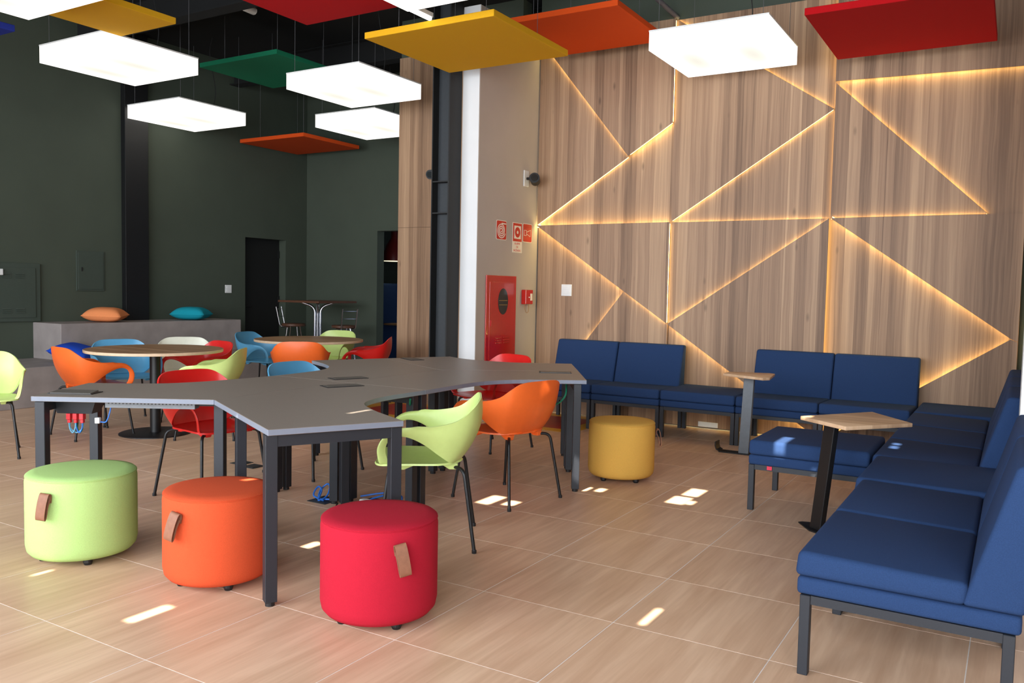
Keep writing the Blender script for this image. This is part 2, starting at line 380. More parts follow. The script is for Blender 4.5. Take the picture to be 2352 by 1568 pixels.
# far wall of the green area, with an opening on its right side
OX0, OX1, OZ = -8.36, -7.2, 2.18
struct('wall_far', MB().box(XL, OX0, YB, YB+0.16, 0, CZ).box(OX1, -4.3, YB, YB+0.16, 0, CZ).box(OX0, OX1, YB, YB+0.16, OZ, CZ)
       .mesh('wall_far'), M['green_wall'])
struct('wall_nook', MB().box(-10.2, -6.0, 12.4, 12.55, 0, CZ).mesh('wall_nook'), M['concrete_dark'])
# wall that carries the wood cladding, with the dark strip above it
wb = struct('wall_back', MB().box(-4.58, 0.2, WY, WY+0.2, 0, CZ).mesh('wall_back'), M['green_wall'])
# wood panels with light lines
XA, XB_, XC, XD = -4.555, -3.015, -1.497, 0.02
Z1, Z2, Z3, ZT = 1.02, 2.042, 3.02, 4.035
P = {'N0': (XA, Z2), 'N1': (XB_, Z2), 'N2': (XC, Z2), 'N3': (-0.24, Z2), 'B': (XB_, Z3), 'C': (XC, Z3), 'D': (XC, 3.255), 'Dr': (XD, 3.22),
     'F': (XB_, Z1), 'G': (-0.035, 1.01), 'TL': (XA, ZT), 'T1': (XB_, ZT), 'T2': (XC, ZT), 'TR': (XD, ZT), 'MR': (XD, Z2),
     'BL': (XA, 0.004), 'B1': (XB_, 0.004), 'B2': (XC, 0.004), 'BR': (XD, 0.004), 'GR': (XD, 0.985)}
def lerp(a, b, t): return (a[0]+(b[0]-a[0])*t, a[1]+(b[1]-a[1])*t)
P['A'] = lerp(P['N0'], P['B'], 0.693); P['E'] = lerp(P['N0'], P['F'], 0.682)
panels = [('N0 TL A', 1), ('TL T1 B A', 2), ('N0 B N1', 0), ('T1 T2 C', 0), ('T1 C N1', 1), ('N1 C N2', 0), ('T2 TR Dr D', 2), ('D Dr MR N3', 0), ('D N3 N2', 1),
          ('N0 N1 F', 2), ('BL N0 E', 0), ('BL E F B1', 1), ('N1 N2 F', 1), ('F N2 B2', 2), ('F B2 B1', 0), ('N2 MR GR G', 2), ('N2 G B2', 0), ('G GR BR B2', 2)]
LV = [0.016, 0.046, 0.076]; BT = 0.008
put('backing_board', MB().box(XA, XD, WY-0.008, WY-0.001, 0.004, ZT).mesh('backing_board'), M['walnut'], wb)
for names, lv in panels:
    pts = [Vector(P[n]) for n in names.split()]; ctr = sum(pts, Vector((0,0)))/len(pts)
    # clear 3 mm joint all round
    q = []
    n = len(pts)
    area2 = sum(pts[i].x*pts[(i+1) % n].y-pts[(i+1) % n].x*pts[i].y for i in range(n))
    if area2 < 0: pts = pts[::-1]
    for i in range(n):
        a, b, c = pts[i-1], pts[i], pts[(i+1) % n]
        d1 = (b-a).normalized(); d2 = (c-b).normalized()
        n1 = Vector((-d1.y, d1.x)); n2 = Vector((-d2.y, d2.x)); off = 0.0025
        den = 1+n1.dot(n2); q.append(b+(n1+n2)*(off/max(den, 0.12)))
    vs = [(p.x, WY-LV[lv], p.y) for p in q]+[(p.x, WY-(LV[lv]-BT if lv else 0.0085), p.y) for p in q]
    fs = [tuple(range(n)), tuple(range(2*n-1, n-1, -1))]+[(i, n+i, n+(i+1) % n, (i+1) % n) for i in range(n)]
    put('wood_panel', MB().add(vs, fs).mesh('wood_panel'), M['walnut'], wb)
def strip(a, b, toward, hi, lo):
    # LED tape tucked behind the edge of the higher board, washing over the lower one
    a = Vector(P[a]); b = Vector(P[b]); t = Vector(P[toward]); d = (b-a).normalized(); nn = Vector((-d.y, d.x))
    if (t-a).dot(nn) < 0: nn = -nn
    y0, y1 = WY-(LV[hi]-BT)+0.0005, WY-LV[lo]-0.0005
    a2 = a+d*0.015; b2 = b-d*0.015; o1 = -0.006 if hi-lo == 1 else -0.018; o0 = o1-0.005
    vs = [(p.x, yy, p.y) for yy in (y0, y1) for p in (a2+nn*o0, b2+nn*o0, b2+nn*o1, a2+nn*o1)]
    put('led_strip', MB().hexa(vs[:4], vs[4:]).mesh('led_strip', fixn=True), M['led'], wb)
for a, b, t, hi, lo in [('N0','A','N1',1,0), ('A','B','N1',2,0), ('TL','A','N0',2,1), ('B','T1','C',2,1), ('T1','C','T2',1,0), ('D','T2','T1',2,0), ('C','D','T1',1,0), ('C','N1','N2',1,0), ('C','N2','N1',1,0),
                ('N1','N2','C',1,0), ('N0','N1','B',2,0), ('D','Dr','MR',2,0), ('D','N3','MR',1,0), ('N2','N3','D',2,1), ('N0','E','BL',2,0), ('E','F','B1',2,1), ('F','B2','B1',2,0),
                ('BL','E','N0',1,0), ('F','N1','N2',2,1), ('F','N2','N1',2,1), ('N2','B2','G',2,0), ('N2','G','B2',2,0), ('G','B2','N2',2,0)]:
    strip(a, b, t, hi, lo)
# red fire corner: beige return wall and white column face
BX, BY = -4.567, 6.88
struct('wall_return', MB().box(-4.76, BX, BY+0.002, WY+0.2, 0, 4.07).mesh('wall_return'), M['beige'])
struct('wall_column', MB().box(-4.76, BX, BY-0.012, BY+0.002, 0, 4.07).mesh('wall_column'), M['white_paint'])
struct('baseboard_return', MB().box(BX, BX+0.012, BY, WY-0.05, 0, 0.07).mesh('baseboard_return'), M['white_paint'])
# clad partition left of the column
wp = struct('wall_partition', MB().box(-6.45, -4.77, 8.012, 8.2, 0, CZ).mesh('wall_partition'), M['green_wall'])
for (x0, x1) in ((-6.46, -5.215), (-5.212, -4.78)):
    for (z0, z1) in ((0.004, 2.05), (2.053, 4.06)):
        put('wood_panel', MB().box(x0, x1, 7.992, 8.012, z0, z1).mesh('wood_panel'), M['walnut'], wp)
# right side wall: beige, white column, wall end; set back wall beside the camera
struct('wall_right', MB().box(0.072, 0.3, 5.08, WY+0.2, 0, CZ).mesh('wall_right'), M['beige'])
struct('wall_right_column', MB().box(0.035, 0.36, 4.42, 5.08, 0, CZ).mesh('wall_right_column'), M['white_paint'])
struct('wall_side', MB().box(3.5, 3.7, WIN_Y-0.25, 4.6, 0, CZ).box(0.36, 3.5, 4.40, 4.6, 0, CZ).mesh('wall_side'), M['beige'])
# window wall behind the camera
struct('wall_front', MB().box(XL, 3.5, WIN_Y-0.2, WIN_Y, 3.9, CZ).mesh('wall_front'), M['white_paint'])
struct('wall_front_base', MB().box(XL, 3.5, WIN_Y-0.2, WIN_Y, 0, 0.45).box(-1.6, -1.2, WIN_Y-0.2, WIN_Y, 0.45, 3.9).box(XL, -8.8, WIN_Y-0.2, WIN_Y, 0.45, 3.9).mesh('wall_front_base'), M['white_paint'])
for k, (x0, x1) in enumerate(((-8.8, -1.6), (-1.2, 3.5))):
    wi = struct('window_%d' % (k+1), MB().box(x0, x1, WIN_Y-0.10, WIN_Y-0.09, 0.45, 3.9).mesh('window_pane'), M['window_glass'])
    fr = MB(); n = 5 if k == 0 else 3
    for i in range(n+1):
        x = x0+(x1-x0)*i/n; fr.box(x-0.03, x+0.03, WIN_Y-0.12, WIN_Y-0.05, 0.45, 3.9)
    fr.box(x0, x1, WIN_Y-0.12, WIN_Y-0.05, 0.45, 0.51).box(x0, x1, WIN_Y-0.12, WIN_Y-0.05, 3.84, 3.9)
    put('window_frame', fr.mesh('window_frame'), M['black'], wi)

# steel H column in front of the partition
hc = thing('steel_column', 'black steel H-section column with small stiffener plates beside white column', 'column', (-4.865, 6.76, 0))
put('flange', MB().box(-0.11, -0.098, -0.10, 0.10, 0, CZ).mesh('flange'), M['black'], hc)
put('flange', MB().box(0.086, 0.1, -0.10, 0.10, 0, CZ).mesh('flange'), M['black'], hc)
put('web', MB().box(-0.098, 0.086, -0.006, 0.006, 0, CZ).mesh('web'), M['steel_dark'], hc)
for z in (2.06, 2.365):
    put('stiffener', MB().box(-0.098, 0.086, -0.095, -0.006, z, z+0.012).mesh('stiffener'), M['black'], hc)
# black column on the left wall
tag(put('wall_column_post', MB().box(XL+0.002, XL+0.09, 6.60, 6.93, 0.84, CZ-0.002).mesh('wall_column_post', bevel=0.004), M['blackmetal']),
    'black square steel post standing against the dark green wall', 'column')
# concrete bleacher: two steps
bl = thing('concrete_bleacher', 'two-step grey concrete bleacher along the dark green wall', 'bench', (0,0,0))
put('lower_step', MB().box(XL+0.002, -8.76, -1.0, 8.12, 0, 0.42).mesh('lower_step', bevel=0.006), M['concrete'], bl)
put('upper_step', MB().box(XL+0.002, -9.262, 5.46, 8.03, 0.42, 0.84).mesh('upper_step', bevel=0.006), M['concrete'], bl)
# door in the left wall
d1 = struct('door_1', MB().box(XL-0.2, XL-0.14, 8.60, 9.40, 0.0, 2.03).mesh('door_1', bevel=0.003), M['door_black'])
for z in (0.3, 1.05, 1.75):
    put('hinge', MB().box(XL-0.142, XL-0.125, 9.37, 9.395, z, z+0.11).mesh('hinge'), M['black'], d1)
put('door_handle', MB().tube(fillet([(XL-0.14, 8.68, 1.0), (XL-0.09, 8.68, 1.0), (XL-0.09, 8.79, 1.0)], 0.015), 0.009, 8).mesh('door_handle', smooth=True), M['blackmetal'], d1)
# trusses under the ceiling
for k, y in enumerate((1.5, 3.2, 6.05, 8.4)):
    o = thing('roof_beam', 'black steel roof beam running under the black ceiling', 'beam', (0, y, CZ-0.32), 0, 'black roof beams')
    put('flange', MB().box(XL, 3.5 if y < 2.5 else 0.0, -0.09, 0.09, 0.0, 0.014).mesh('flange'), M['ceiling'], o)
    put('flange', MB().box(XL, 3.5 if y < 2.5 else 0.0, -0.09, 0.09, 0.30, 0.314).mesh('flange'), M['ceiling'], o)
    put('web', MB().box(XL, 3.5 if y < 2.5 else 0.0, -0.006, 0.006, 0.014, 0.30).mesh('web'), M['ceiling'], o)

# ------------------------------------------------------------------ hanging panels and light boxes
wire_m = plain('steel_wire', (96,96,98), 0.5, metal=0.0, var=0.02)
def wires(root, hx, hy, z0, zroot, ins=0.12):
    for sx in (-1, 1):
        for sy in (-1, 1):
            x, y = sx*(hx-ins), sy*(hy-ins)
            put('wire', MB().tube([(x, y, z0), (x, y, CZ-zroot-0.001)], 0.0022, 5, cap=False).mesh('wire'), wire_m, root)
def cloud(col, cx, cy, z, sx, sy, label):
    t = thing('acoustic_panel', label, 'acoustic panel', (cx, cy, z), 0, 'coloured felt panels hung from the ceiling')
    put('felt_board', MB().box(-sx/2, sx/2, -sy/2, sy/2, 0, 0.052).mesh('felt_board', bevel=0.003, seg=1), AC[col], t)
    wires(t, sx/2, sy/2, 0.052, z, 0.2)
ZP = CAM_H+2.05
cloud('yellow', -4.105, 6.0, ZP, 1.27, 1.21, 'bright yellow square felt panel hanging in front of the beige wall and clad post')
cloud('red', -0.84, 7.10, ZP, 1.20, 1.32, 'dark red square felt panel hanging close to the wood wall')
cloud('orange', -9.15, 9.03, ZP, 1.27, 1.14, 'small low orange felt panel hanging in the green corner')
cloud('green', -7.78, 7.25, CAM_H+2.55, 1.28, 1.14, 'green felt panel hanging above the white light boxes')
cloud('red', -4.87, 4.87, CAM_H+2.30, 1.27, 1.27, 'dark red felt panel hanging beside the tube light')
cloud('orange', -3.60, 7.22, CAM_H+2.43, 1.14, 1.14, 'bright orange felt panel partly behind the yellow one')
cloud('yellow', -6.63, 4.27, CAM_H+2.20, 0.76, 0.90, 'mustard yellow felt panel hanging beyond the first light box')
cloud('blue', -7.84, 3.28, ZP, 1.24, 1.24, 'dark blue felt panel above the bleacher end')
def lightbox(cx, cy, label, z=ZP):
    t = thing('light_box', label, 'ceiling light', (cx, cy, z), 0, 'square white light boxes')
    put('diffuser', MB().box(-0.488, 0.488, -0.488, 0.488, 0.0, 0.01).mesh('diffuser'), M['lightbox'], t)
    put('side_band', MB().box(-0.5, 0.5, -0.5, -0.488, 0, 0.155).box(-0.5, 0.5, 0.488, 0.5, 0, 0.155).box(-0.5, -0.488, -0.488, 0.488, 0, 0.155).box(0.488, 0.5, -0.488, 0.488, 0, 0.155).mesh('side_band'), M['lightbox_side'], t)
    put('top_plate', MB().box(-0.503, 0.503, -0.503, 0.503, 0.1555, 0.168).mesh('top_plate'), M['white_plastic'], t)
    put('power_cord', MB().tube(crom([(0.1,0.3,0.168), (0.14,0.32,0.45), (0.08,0.28,0.9), (0.1,0.3,CZ-z-0.002)], 14), 0.005, 6, cap=False).mesh('power_cord'), M['black'], t)
    wires(t, 0.5, 0.5, 0.168, z, 0.06)
lightbox(-7.53, 5.06, 'square white light box hung beside the mustard yellow panel')
lightbox(-9.17, 7.09, 'square white light box close to the black wall post')
lightbox(-6.17, 6.88, 'square white light box hung between the green and yellow panels')
lightbox(-7.40, 8.56, 'square white light box partly hidden by the wood-clad post')
lightbox(-2.285, 7.27, 'square white light box hung close to the wood wall')
lightbox(-6.30, 3.28, 'square white light box hung beside the blue panel')
lightbox(-3.49, 4.52, 'square white light box with a tube light behind it')
t = thing('tube_light', 'slim white LED tube light hung beyond a light box', 'ceiling light', (-4.075, 5.14, CAM_H+2.12))
put('tube', MB().tube([(0, -0.45, 0), (0, 0.27, 0)], 0.017, 10).mesh('tube', smooth=True), M['tubelight'], t)
put('housing', MB().box(-0.022, 0.022, -0.46, 0.28, 0.012, 0.045).mesh('housing'), M['white_plastic'], t)
for y in (-0.3, 0.2):
    put('wire', MB().tube([(0, y, 0.045), (0, y, CZ-(CAM_H+2.12)-0.001)], 0.0022, 5, cap=False).mesh('wire'), wire_m, t)
t = thing('conduit_pipe', 'grey conduit pipe running under the ceiling to the wood wall', 'pipe', (-3.10, 7.0, 4.16))
put('tube', MB().tube([(-0.16, -2.2, 0.16), (0.0, 0.0, 0.0), (0.075, 1.08, -0.10)], 0.024, 10).mesh('tube', smooth=True), plain('grey_pipe', (96,98,110), 0.5), t)
put('coupling', MB().tube([(-0.005, -0.06, 0.012), (0.005, 0.06, -0.006)], 0.029, 10).mesh('coupling', smooth=True), M['white_plastic'], t)
t = thing('security_camera', 'white bullet security camera under the black ceiling', 'camera', (-7.10, 6.24, CAM_H+2.9))
put('body', MB().tube([(-0.02,0.10,0.01), (0.03,-0.07,-0.005)], 0.042, 14).mesh('body', smooth=True), M['white_plastic'], t)
put('lens', MB().tube([(0.029,-0.066,-0.005), (0.031,-0.073,-0.0055)], 0.028, 14).mesh('lens'), M['plastic_black'], t)
put('bracket', MB().tube([(-0.01,0.06,0.04), (-0.01,0.06,CZ-(CAM_H+2.9)-0.001)], 0.012, 8).mesh('bracket'), M['white_plastic'], t)

# ------------------------------------------------------------------ things on the walls
def rect_x(x, y0, y1, z0, z1, d): return MB().box(x, x+d, y0, y1, z0, z1)
# electric cabinets on the green wall
t = thing('electric_cabinet', 'large dark green electric cabinet door with vent louvres', 'cabinet', (XL, 5.15, 0.85))
put('frame', MB().box(0.001, 0.03, -0.45, 0.39, 0.0, 0.67).mesh('frame', bevel=0.004), M['green_metal'], t)
dr = put('door', MB().box(0.03, 0.04, -0.40, 0.33, 0.045, 0.62).mesh('door', bevel=0.003), M['green_metal'], t)
for (y, z) in ((-0.28, 0.50), (-0.05, 0.50), (0.10, 0.50), (-0.28, 0.10), (-0.05, 0.10), (0.10, 0.10)):
    for k in range(3):
        put('louvre', MB().hexa([(0.04,y,z+k*.022),(0.05,y,z+k*.022),(0.05,y+.1,z+k*.022),(0.04,y+.1,z+k*.022)],[(0.04,y,z+k*.022+.012),(0.041,y,z+k*.022+.012),(0.041,y+.1,z+k*.022+.012),(0.04,y+.1,z+k*.022+.012)]).mesh('louvre'), M['green_metal'], dr)
put('padlock', MB().box(0.042, 0.065, -0.09, -0.045, 0.53, 0.60).mesh('padlock', bevel=0.006), M['white_plastic'], t)
t = thing('breaker_panel', 'small dark green breaker panel flush with the wall', 'cabinet', (XL, 5.99, 1.21))
put('frame', MB().box(0.001, 0.014, 0, 0.365, 0, 0.49).mesh('frame', bevel=0.003), M['green_metal'], t)
put('door', MB().box(0.014, 0.02, 0.02, 0.345, 0.02, 0.47).mesh('door', bevel=0.002), M['green_metal'], t)
put('latch', MB().box(0.02, 0.03, 0.06, 0.07, 0.24, 0.29).mesh('latch'), M['black'], t)
def switch_plate(name, label, loc, rz, w, h):
    t = thing(name, label, 'switch', loc, rz)
    put('plate', MB().box(-w/2, w/2, -0.009, -0.001, -h/2, h/2).mesh('plate', bevel=0.003), M['white_plastic'], t)
    for s in (-1, 1): put('rocker', MB().box(-w*.3, w*.3, -0.013, -0.009, s*h*0.18-h*.14, s*h*0.18+h*.14).mesh('rocker', bevel=0.002), M['white_plastic'], t)
switch_plate('light_switch', 'white light switch on the dark green wall beside the black door', (XL, 8.285, 1.26), PI/2, 0.115, 0.115)
switch_plate('wall_plate', 'square white switch plate on the wood wall', (-4.184, WY-0.0165, 1.34), 0, 0.125, 0.125)
t = thing('floor_socket_strip', 'low white socket strip at the foot of the wood wall', 'socket', (-2.57, WY-0.0165, 0.012))
put('plate', MB().box(-0.10, 0.10, -0.012, -0.001, 0, 0.05).mesh('plate', bevel=0.003), M['white_plastic'], t)
for s in (-0.05, 0.05): put('outlet', MB().box(s-0.02, s+0.02, -0.014, -0.012, 0.012, 0.038).mesh('outlet', bevel=0.002), M['white_plastic'], t)
# signs on the beige wall
def text_mesh(txt, size, name):
    cu = bpy.data.curves.new(name, 'FONT'); cu.body = txt; cu.size = size; cu.align_x = 'CENTER'; cu.align_y = 'CENTER'; cu.extrude = 0.0006
    ob = bpy.data.objects.new(name, cu); C.objects.link(ob)
    dg = bpy.context.evaluated_depsgraph_get(); me = bpy.data.meshes.new_from_object(ob.evaluated_get(dg))
    bpy.data.objects.remove(ob, do_unlink=True); bpy.data.curves.remove(cu); return me
def on_wall_x(ob, x, y, z):                        # stand a flat XY mesh up on a wall facing +X
    ob.rotation_euler = (PI/2, 0, PI/2); ob.location = (x, y, z)
def rrect(w, h, r, n=5):
    out = []
    for cx, cy, a0 in ((w/2-r, h/2-r, 0), (-w/2+r, h/2-r, PI/2), (-w/2+r, -h/2+r, PI), (w/2-r, -h/2+r, 1.5*PI)):
        for k in range(n+1): a = a0+PI/2*k/n; out.append((cx+r*math.cos(a), cy+r*math.sin(a)))
    return out
def ribbon(path, w, z0, z1, closed=False):
    mb = MB(); pts = [Vector((p[0], p[1])) for p in path]; n = len(pts); a = []; b = []
    for i in range(n):
        t = (pts[min(i+1, n-1)]-pts[max(i-1, 0)]) if not closed else (pts[(i+1) % n]-pts[i-1])
        t.normalize(); nn = Vector((-t.y, t.x)); a.append(pts[i]+nn*w/2); b.append(pts[i]-nn*w/2)
    for i in range(n if closed else n-1):
        j = (i+1) % n
        mb.hexa([(a[i].x,a[i].y,z0),(b[i].x,b[i].y,z0),(b[j].x,b[j].y,z0),(a[j].x,a[j].y,z0)], [(a[i].x,a[i].y,z1),(b[i].x,b[i].y,z1),(b[j].x,b[j].y,z1),(a[j].x,a[j].y,z1)])
    return mb
SXW = BX+0.0012
def sign(name, label, y, z):
    t = thing(name, label, 'sign', (SXW, y, z)); t.rotation_euler = (PI/2, 0, PI/2); return t
t = sign('hose_sign', 'red sign with a white coiled hose symbol on the beige wall', 7.318, 1.94)
put('plate', MB().prism(rrect(0.20, 0.20, 0.02), 0, 0.002).mesh('plate'), M['sign_white'], t)
put('panel', MB().prism(rrect(0.186, 0.186, 0.016), 0.002, 0.003).mesh('panel'), M['sign_red'], t)
sp = [(-0.004+r*math.cos(a)*1.05, -0.004+r*math.sin(a)) for k in range(91) for a in [-2.2+k*0.23] for r in [0.010+0.068*(k/90)]]
put('hose_symbol', ribbon(sp, 0.011, 0.003, 0.0038).mesh('hose_symbol'), M['sign_white'], t)
put('hose_symbol', MB().box(0.0, 0.085, 0.062, 0.074, 0.003, 0.0038).mesh('hose_symbol'), M['sign_white'], t)
t = sign('alarm_sign', 'red fire alarm button sign with ALARME DE INCÊNDIO lettering below', 7.638, 1.885)
put('plate', MB().box(-0.10, 0.10, -0.16, 0.155, 0, 0.002).mesh('plate'), M['sign_white'], t)
put('panel', MB().box(-0.09, 0.09, -0.042, 0.148, 0.002, 0.003).mesh('panel'), M['sign_red'], t)
put('inner_panel', MB().box(-0.068, 0.068, -0.014, 0.122, 0.003, 0.0036).mesh('inner_panel'), M['sign_white'], t)
put('disc', MB().lathe([(0.055, 0.0036), (0.055, 0.0042)], 28, 0, 0.054).mesh('disc'), M['sign_red'], t)
put('dot', MB().lathe([(0.017, 0.0042), (0.017, 0.0048)], 20, 0, 0.054).mesh('dot'), M['sign_white'], t)
for k, s in enumerate(('ALARME', 'DE', 'INCÊNDIO')):
    o = put('lettering', text_mesh(s, 0.031, 'lettering'), M['sign_red'], t); o.location = (0, -0.066-0.036*k, 0.0022)
t = sign('siren_sign', 'red sign with a white siren horn symbol on the beige wall', 7.847, 1.945)
put('plate', MB().prism(rrect(0.195, 0.20, 0.02), 0, 0.002).mesh('plate'), M['sign_white'], t)
put('panel', MB().prism(rrect(0.183, 0.188, 0.016), 0.002, 0.003).mesh('panel'), M['sign_red'], t)
put('horn_symbol', ribbon([(-0.07,-0.028),(-0.022,-0.028),(-0.022,0.028),(-0.07,0.028)], 0.007, 0.003, 0.0038, True).mesh('horn_symbol'), M['sign_white'], t)
put('horn_symbol', ribbon([(-0.022,-0.008),(0.06,-0.036),(0.068,0.036),(-0.022,0.008)], 0.006, 0.003, 0.0038, False).mesh('horn_symbol'), M['sign_white'], t)
put('horn_symbol', ribbon([(0.06,-0.036),(0.068,0.036)], 0.006, 0.003, 0.0038, False).mesh('horn_symbol'), M['sign_white'], t)
# hose cabinet
t = thing('hose_cabinet', 'red steel fire hose cabinet with an oval glass window', 'cabinet', (BX, 7.33, 0.52))
put('body', MB().box(0.001, 0.014, -0.29, 0.29, 0.0, 0.955).mesh('body', bevel=0.004), M['red_gloss'], t)
dr = put('door', MB().box(0.014, 0.019, -0.235, 0.235, 0.06, 0.89).mesh('door', bevel=0.003), M['red_gloss'], t)
el = [(0.095*math.cos(2*PI*k/28), 0.135*math.sin(2*PI*k/28)) for k in range(28)]
o = put('glass', MB().prism(el, 0, 0.003).mesh('glass'), M['glass_dark'], dr); on_wall_x(o, 0.019, 0.02, 0.69)
for z in (0.70, 0.655):
    put('print_line', MB().box(0.0222, 0.023, -0.06, 0.10, z-0.003, z+0.003).mesh('print_line'), M['gold'], dr)
for y in (-0.12, 0.03):
    for k in range(3):
        put('louvre', MB().box(0.019, 0.025, y, y+0.12, 0.26+k*0.025, 0.272+k*0.025).mesh('louvre', bevel=0.003), M['red_gloss'], dr)
put('latch', MB().box(0.019, 0.03, -0.215, -0.20, 0.44, 0.50).mesh('latch'), M['red_gloss'], dr)
# alarm call box
t = thing('alarm_box', 'small red fire alarm box with a hanging chain', 'alarm', (BX, 7.825, 1.255))
put('body', MB().box(0.001, 0.06, -0.075, 0.075, -0.075, 0.08).mesh('body', bevel=0.006), M['red_gloss'], t)
put('glass', MB().box(0.06, 0.063, 0.018, 0.058, -0.035, 0.04).mesh('glass'), M['sign_white'], t)
put('button', MB().tube([(0.06, -0.01, 0.0), (0.065, -0.01, 0.0)], 0.007, 10).mesh('button'), M['sign_white'], t)
put('chain', MB().tube(crom([(0.03,-0.055,-0.073), (0.035,-0.045,-0.14), (0.035,-0.005,-0.17), (0.035,0.03,-0.14), (0.03,0.04,-0.073)], 16), 0.0025, 5).mesh('chain'), plain('brass_chain', (176,128,80), 0.4), t)
# black spotlight camera on white plate
t = thing('wall_camera', 'black round camera on a white plate high on the beige wall', 'camera', (BX, 7.80, 2.52))
put('plate', MB().box(0.001, 0.014, -0.06, 0.04, -0.085, 0.085).mesh('plate', bevel=0.004), M['white_plastic'], t)
put('arm', MB().tube([(0.014,-0.01,0.0), (0.07,0.0,0.0)], 0.014, 8).mesh('arm', smooth=True), M['plastic_black'], t)
put('body', MB().tube([(0.06,0.10,-0.02), (0.10,0.01,0.0), (0.11,-0.015,0.004)], [0.05,0.056,0.056], 18).mesh('body', smooth=True), M['plastic_black'], t)
put('lens', MB().tube([(0.11,-0.0155,0.004), (0.117,-0.03,0.006)], 0.036, 16).mesh('lens', smooth=True), M['glass_dark'], t)
t = thing('wall_speaker', 'small black round camera on the edge of the wood-clad partition', 'camera', (-5.935, 7.992, 2.66))
put('body', MB().tube([(0,-0.001,0), (0,-0.03,0), (0.01,-0.09,-0.01)], [0.03,0.055,0.055], 16).mesh('body', smooth=True), M['plastic_black'], t)
put('lens', MB().tube([(0.01,-0.0905,-0.01), (0.012,-0.105,-0.012)], 0.036, 16).mesh('lens', smooth=True), M['glass_dark'], t)
t = thing('call_point', 'red alarm call point on the clad partition, nearly hidden by the steel column', 'alarm', (-5.85, 7.992, 1.29))
put('body', MB().box(-0.065, 0.065, -0.055, -0.001, -0.07, 0.07).mesh('body', bevel=0.006), M['red_gloss'], t)
put('glass', MB().box(-0.03, 0.03, -0.058, -0.055, -0.03, 0.03).mesh('glass'), M['sign_white'], t)
# painted floor squares by the fire points
def floor_mark(label, x, y, s=1.0):
    t = thing('floor_mark', label, 'floor marking', (x, y, 0), 0, 'painted fire squares on the floor'); b = 0.15
    put('border', MB().box(-s/2, s/2, -s/2, -s/2+b, 0.0002, 0.0012).box(-s/2, s/2, s/2-b, s/2, 0.0002, 0.0012).box(-s/2, -s/2+b, -s/2+b, s/2-b, 0.0002, 0.0012)
        .box(s/2-b, s/2, -s/2+b, s/2-b, 0.0002, 0.0012).mesh('border'), M['floor_yellow'], t)
    put('fill', MB().box(-s/2+b, s/2-b, -s/2+b, s/2-b, 0.0002, 0.0012).mesh('fill'), M['floor_red'], t)
floor_mark('red floor square with yellow border in front of the clad partition', -5.72, 7.16)
floor_mark('red floor square with yellow border under the fire hose cabinet', -4.02, 7.46)

# ------------------------------------------------------------------ nook seen through the opening
t = thing('pendant_lamp', 'dark red bell pendant lamp beyond the far opening', 'lamp', (-8.93, 10.95, 1.77))
put('shade', MB().lathe([(0.20,0.0),(0.19,0.10),(0.13,0.26),(0.055,0.38),(0.05,0.60),(0.02,0.62)], 28).mesh('shade', smooth=True), plain('dark_red_shade', (110,30,26), 0.35), t)
put('bulb_disc', MB().lathe([(0.185,-0.004),(0.185,0.0)], 28).mesh('bulb_disc'), M['pendant_glow'], t)
put('cord', MB().tube([(0,0,0.62), (0,0,CZ-1.771)], 0.005, 6).mesh('cord'), M['black'], t)
t = thing('navy_booth', 'navy blue high-back booth beyond the far opening', 'booth', (-8.95, 11.2, 0))
put('back', MB().box(-0.25, 0.75, 0.75, 0.90, 0.0, 1.40).mesh('back', bevel=0.04, seg=3, smooth=True), M['navy'], t)
put('side', MB().box(-0.28, -0.14, -0.35, 0.76, 0.0, 1.40).mesh('side', bevel=0.05, seg=3, smooth=True), M['navy'], t)
put('seat', MB().box(-0.14, 0.75, 0.15, 0.75, 0.25, 0.45).mesh('seat', bevel=0.03, seg=3, smooth=True), M['navy'], t)
put('ledge', MB().box(-0.14, 0.6, -0.30, 0.12, 0.70, 0.73).mesh('ledge'), M['oak'], t)
put('base', MB().box(-0.14, 0.75, 0.18, 0.72, 0.0, 0.25).mesh('base'), M['black'], t)

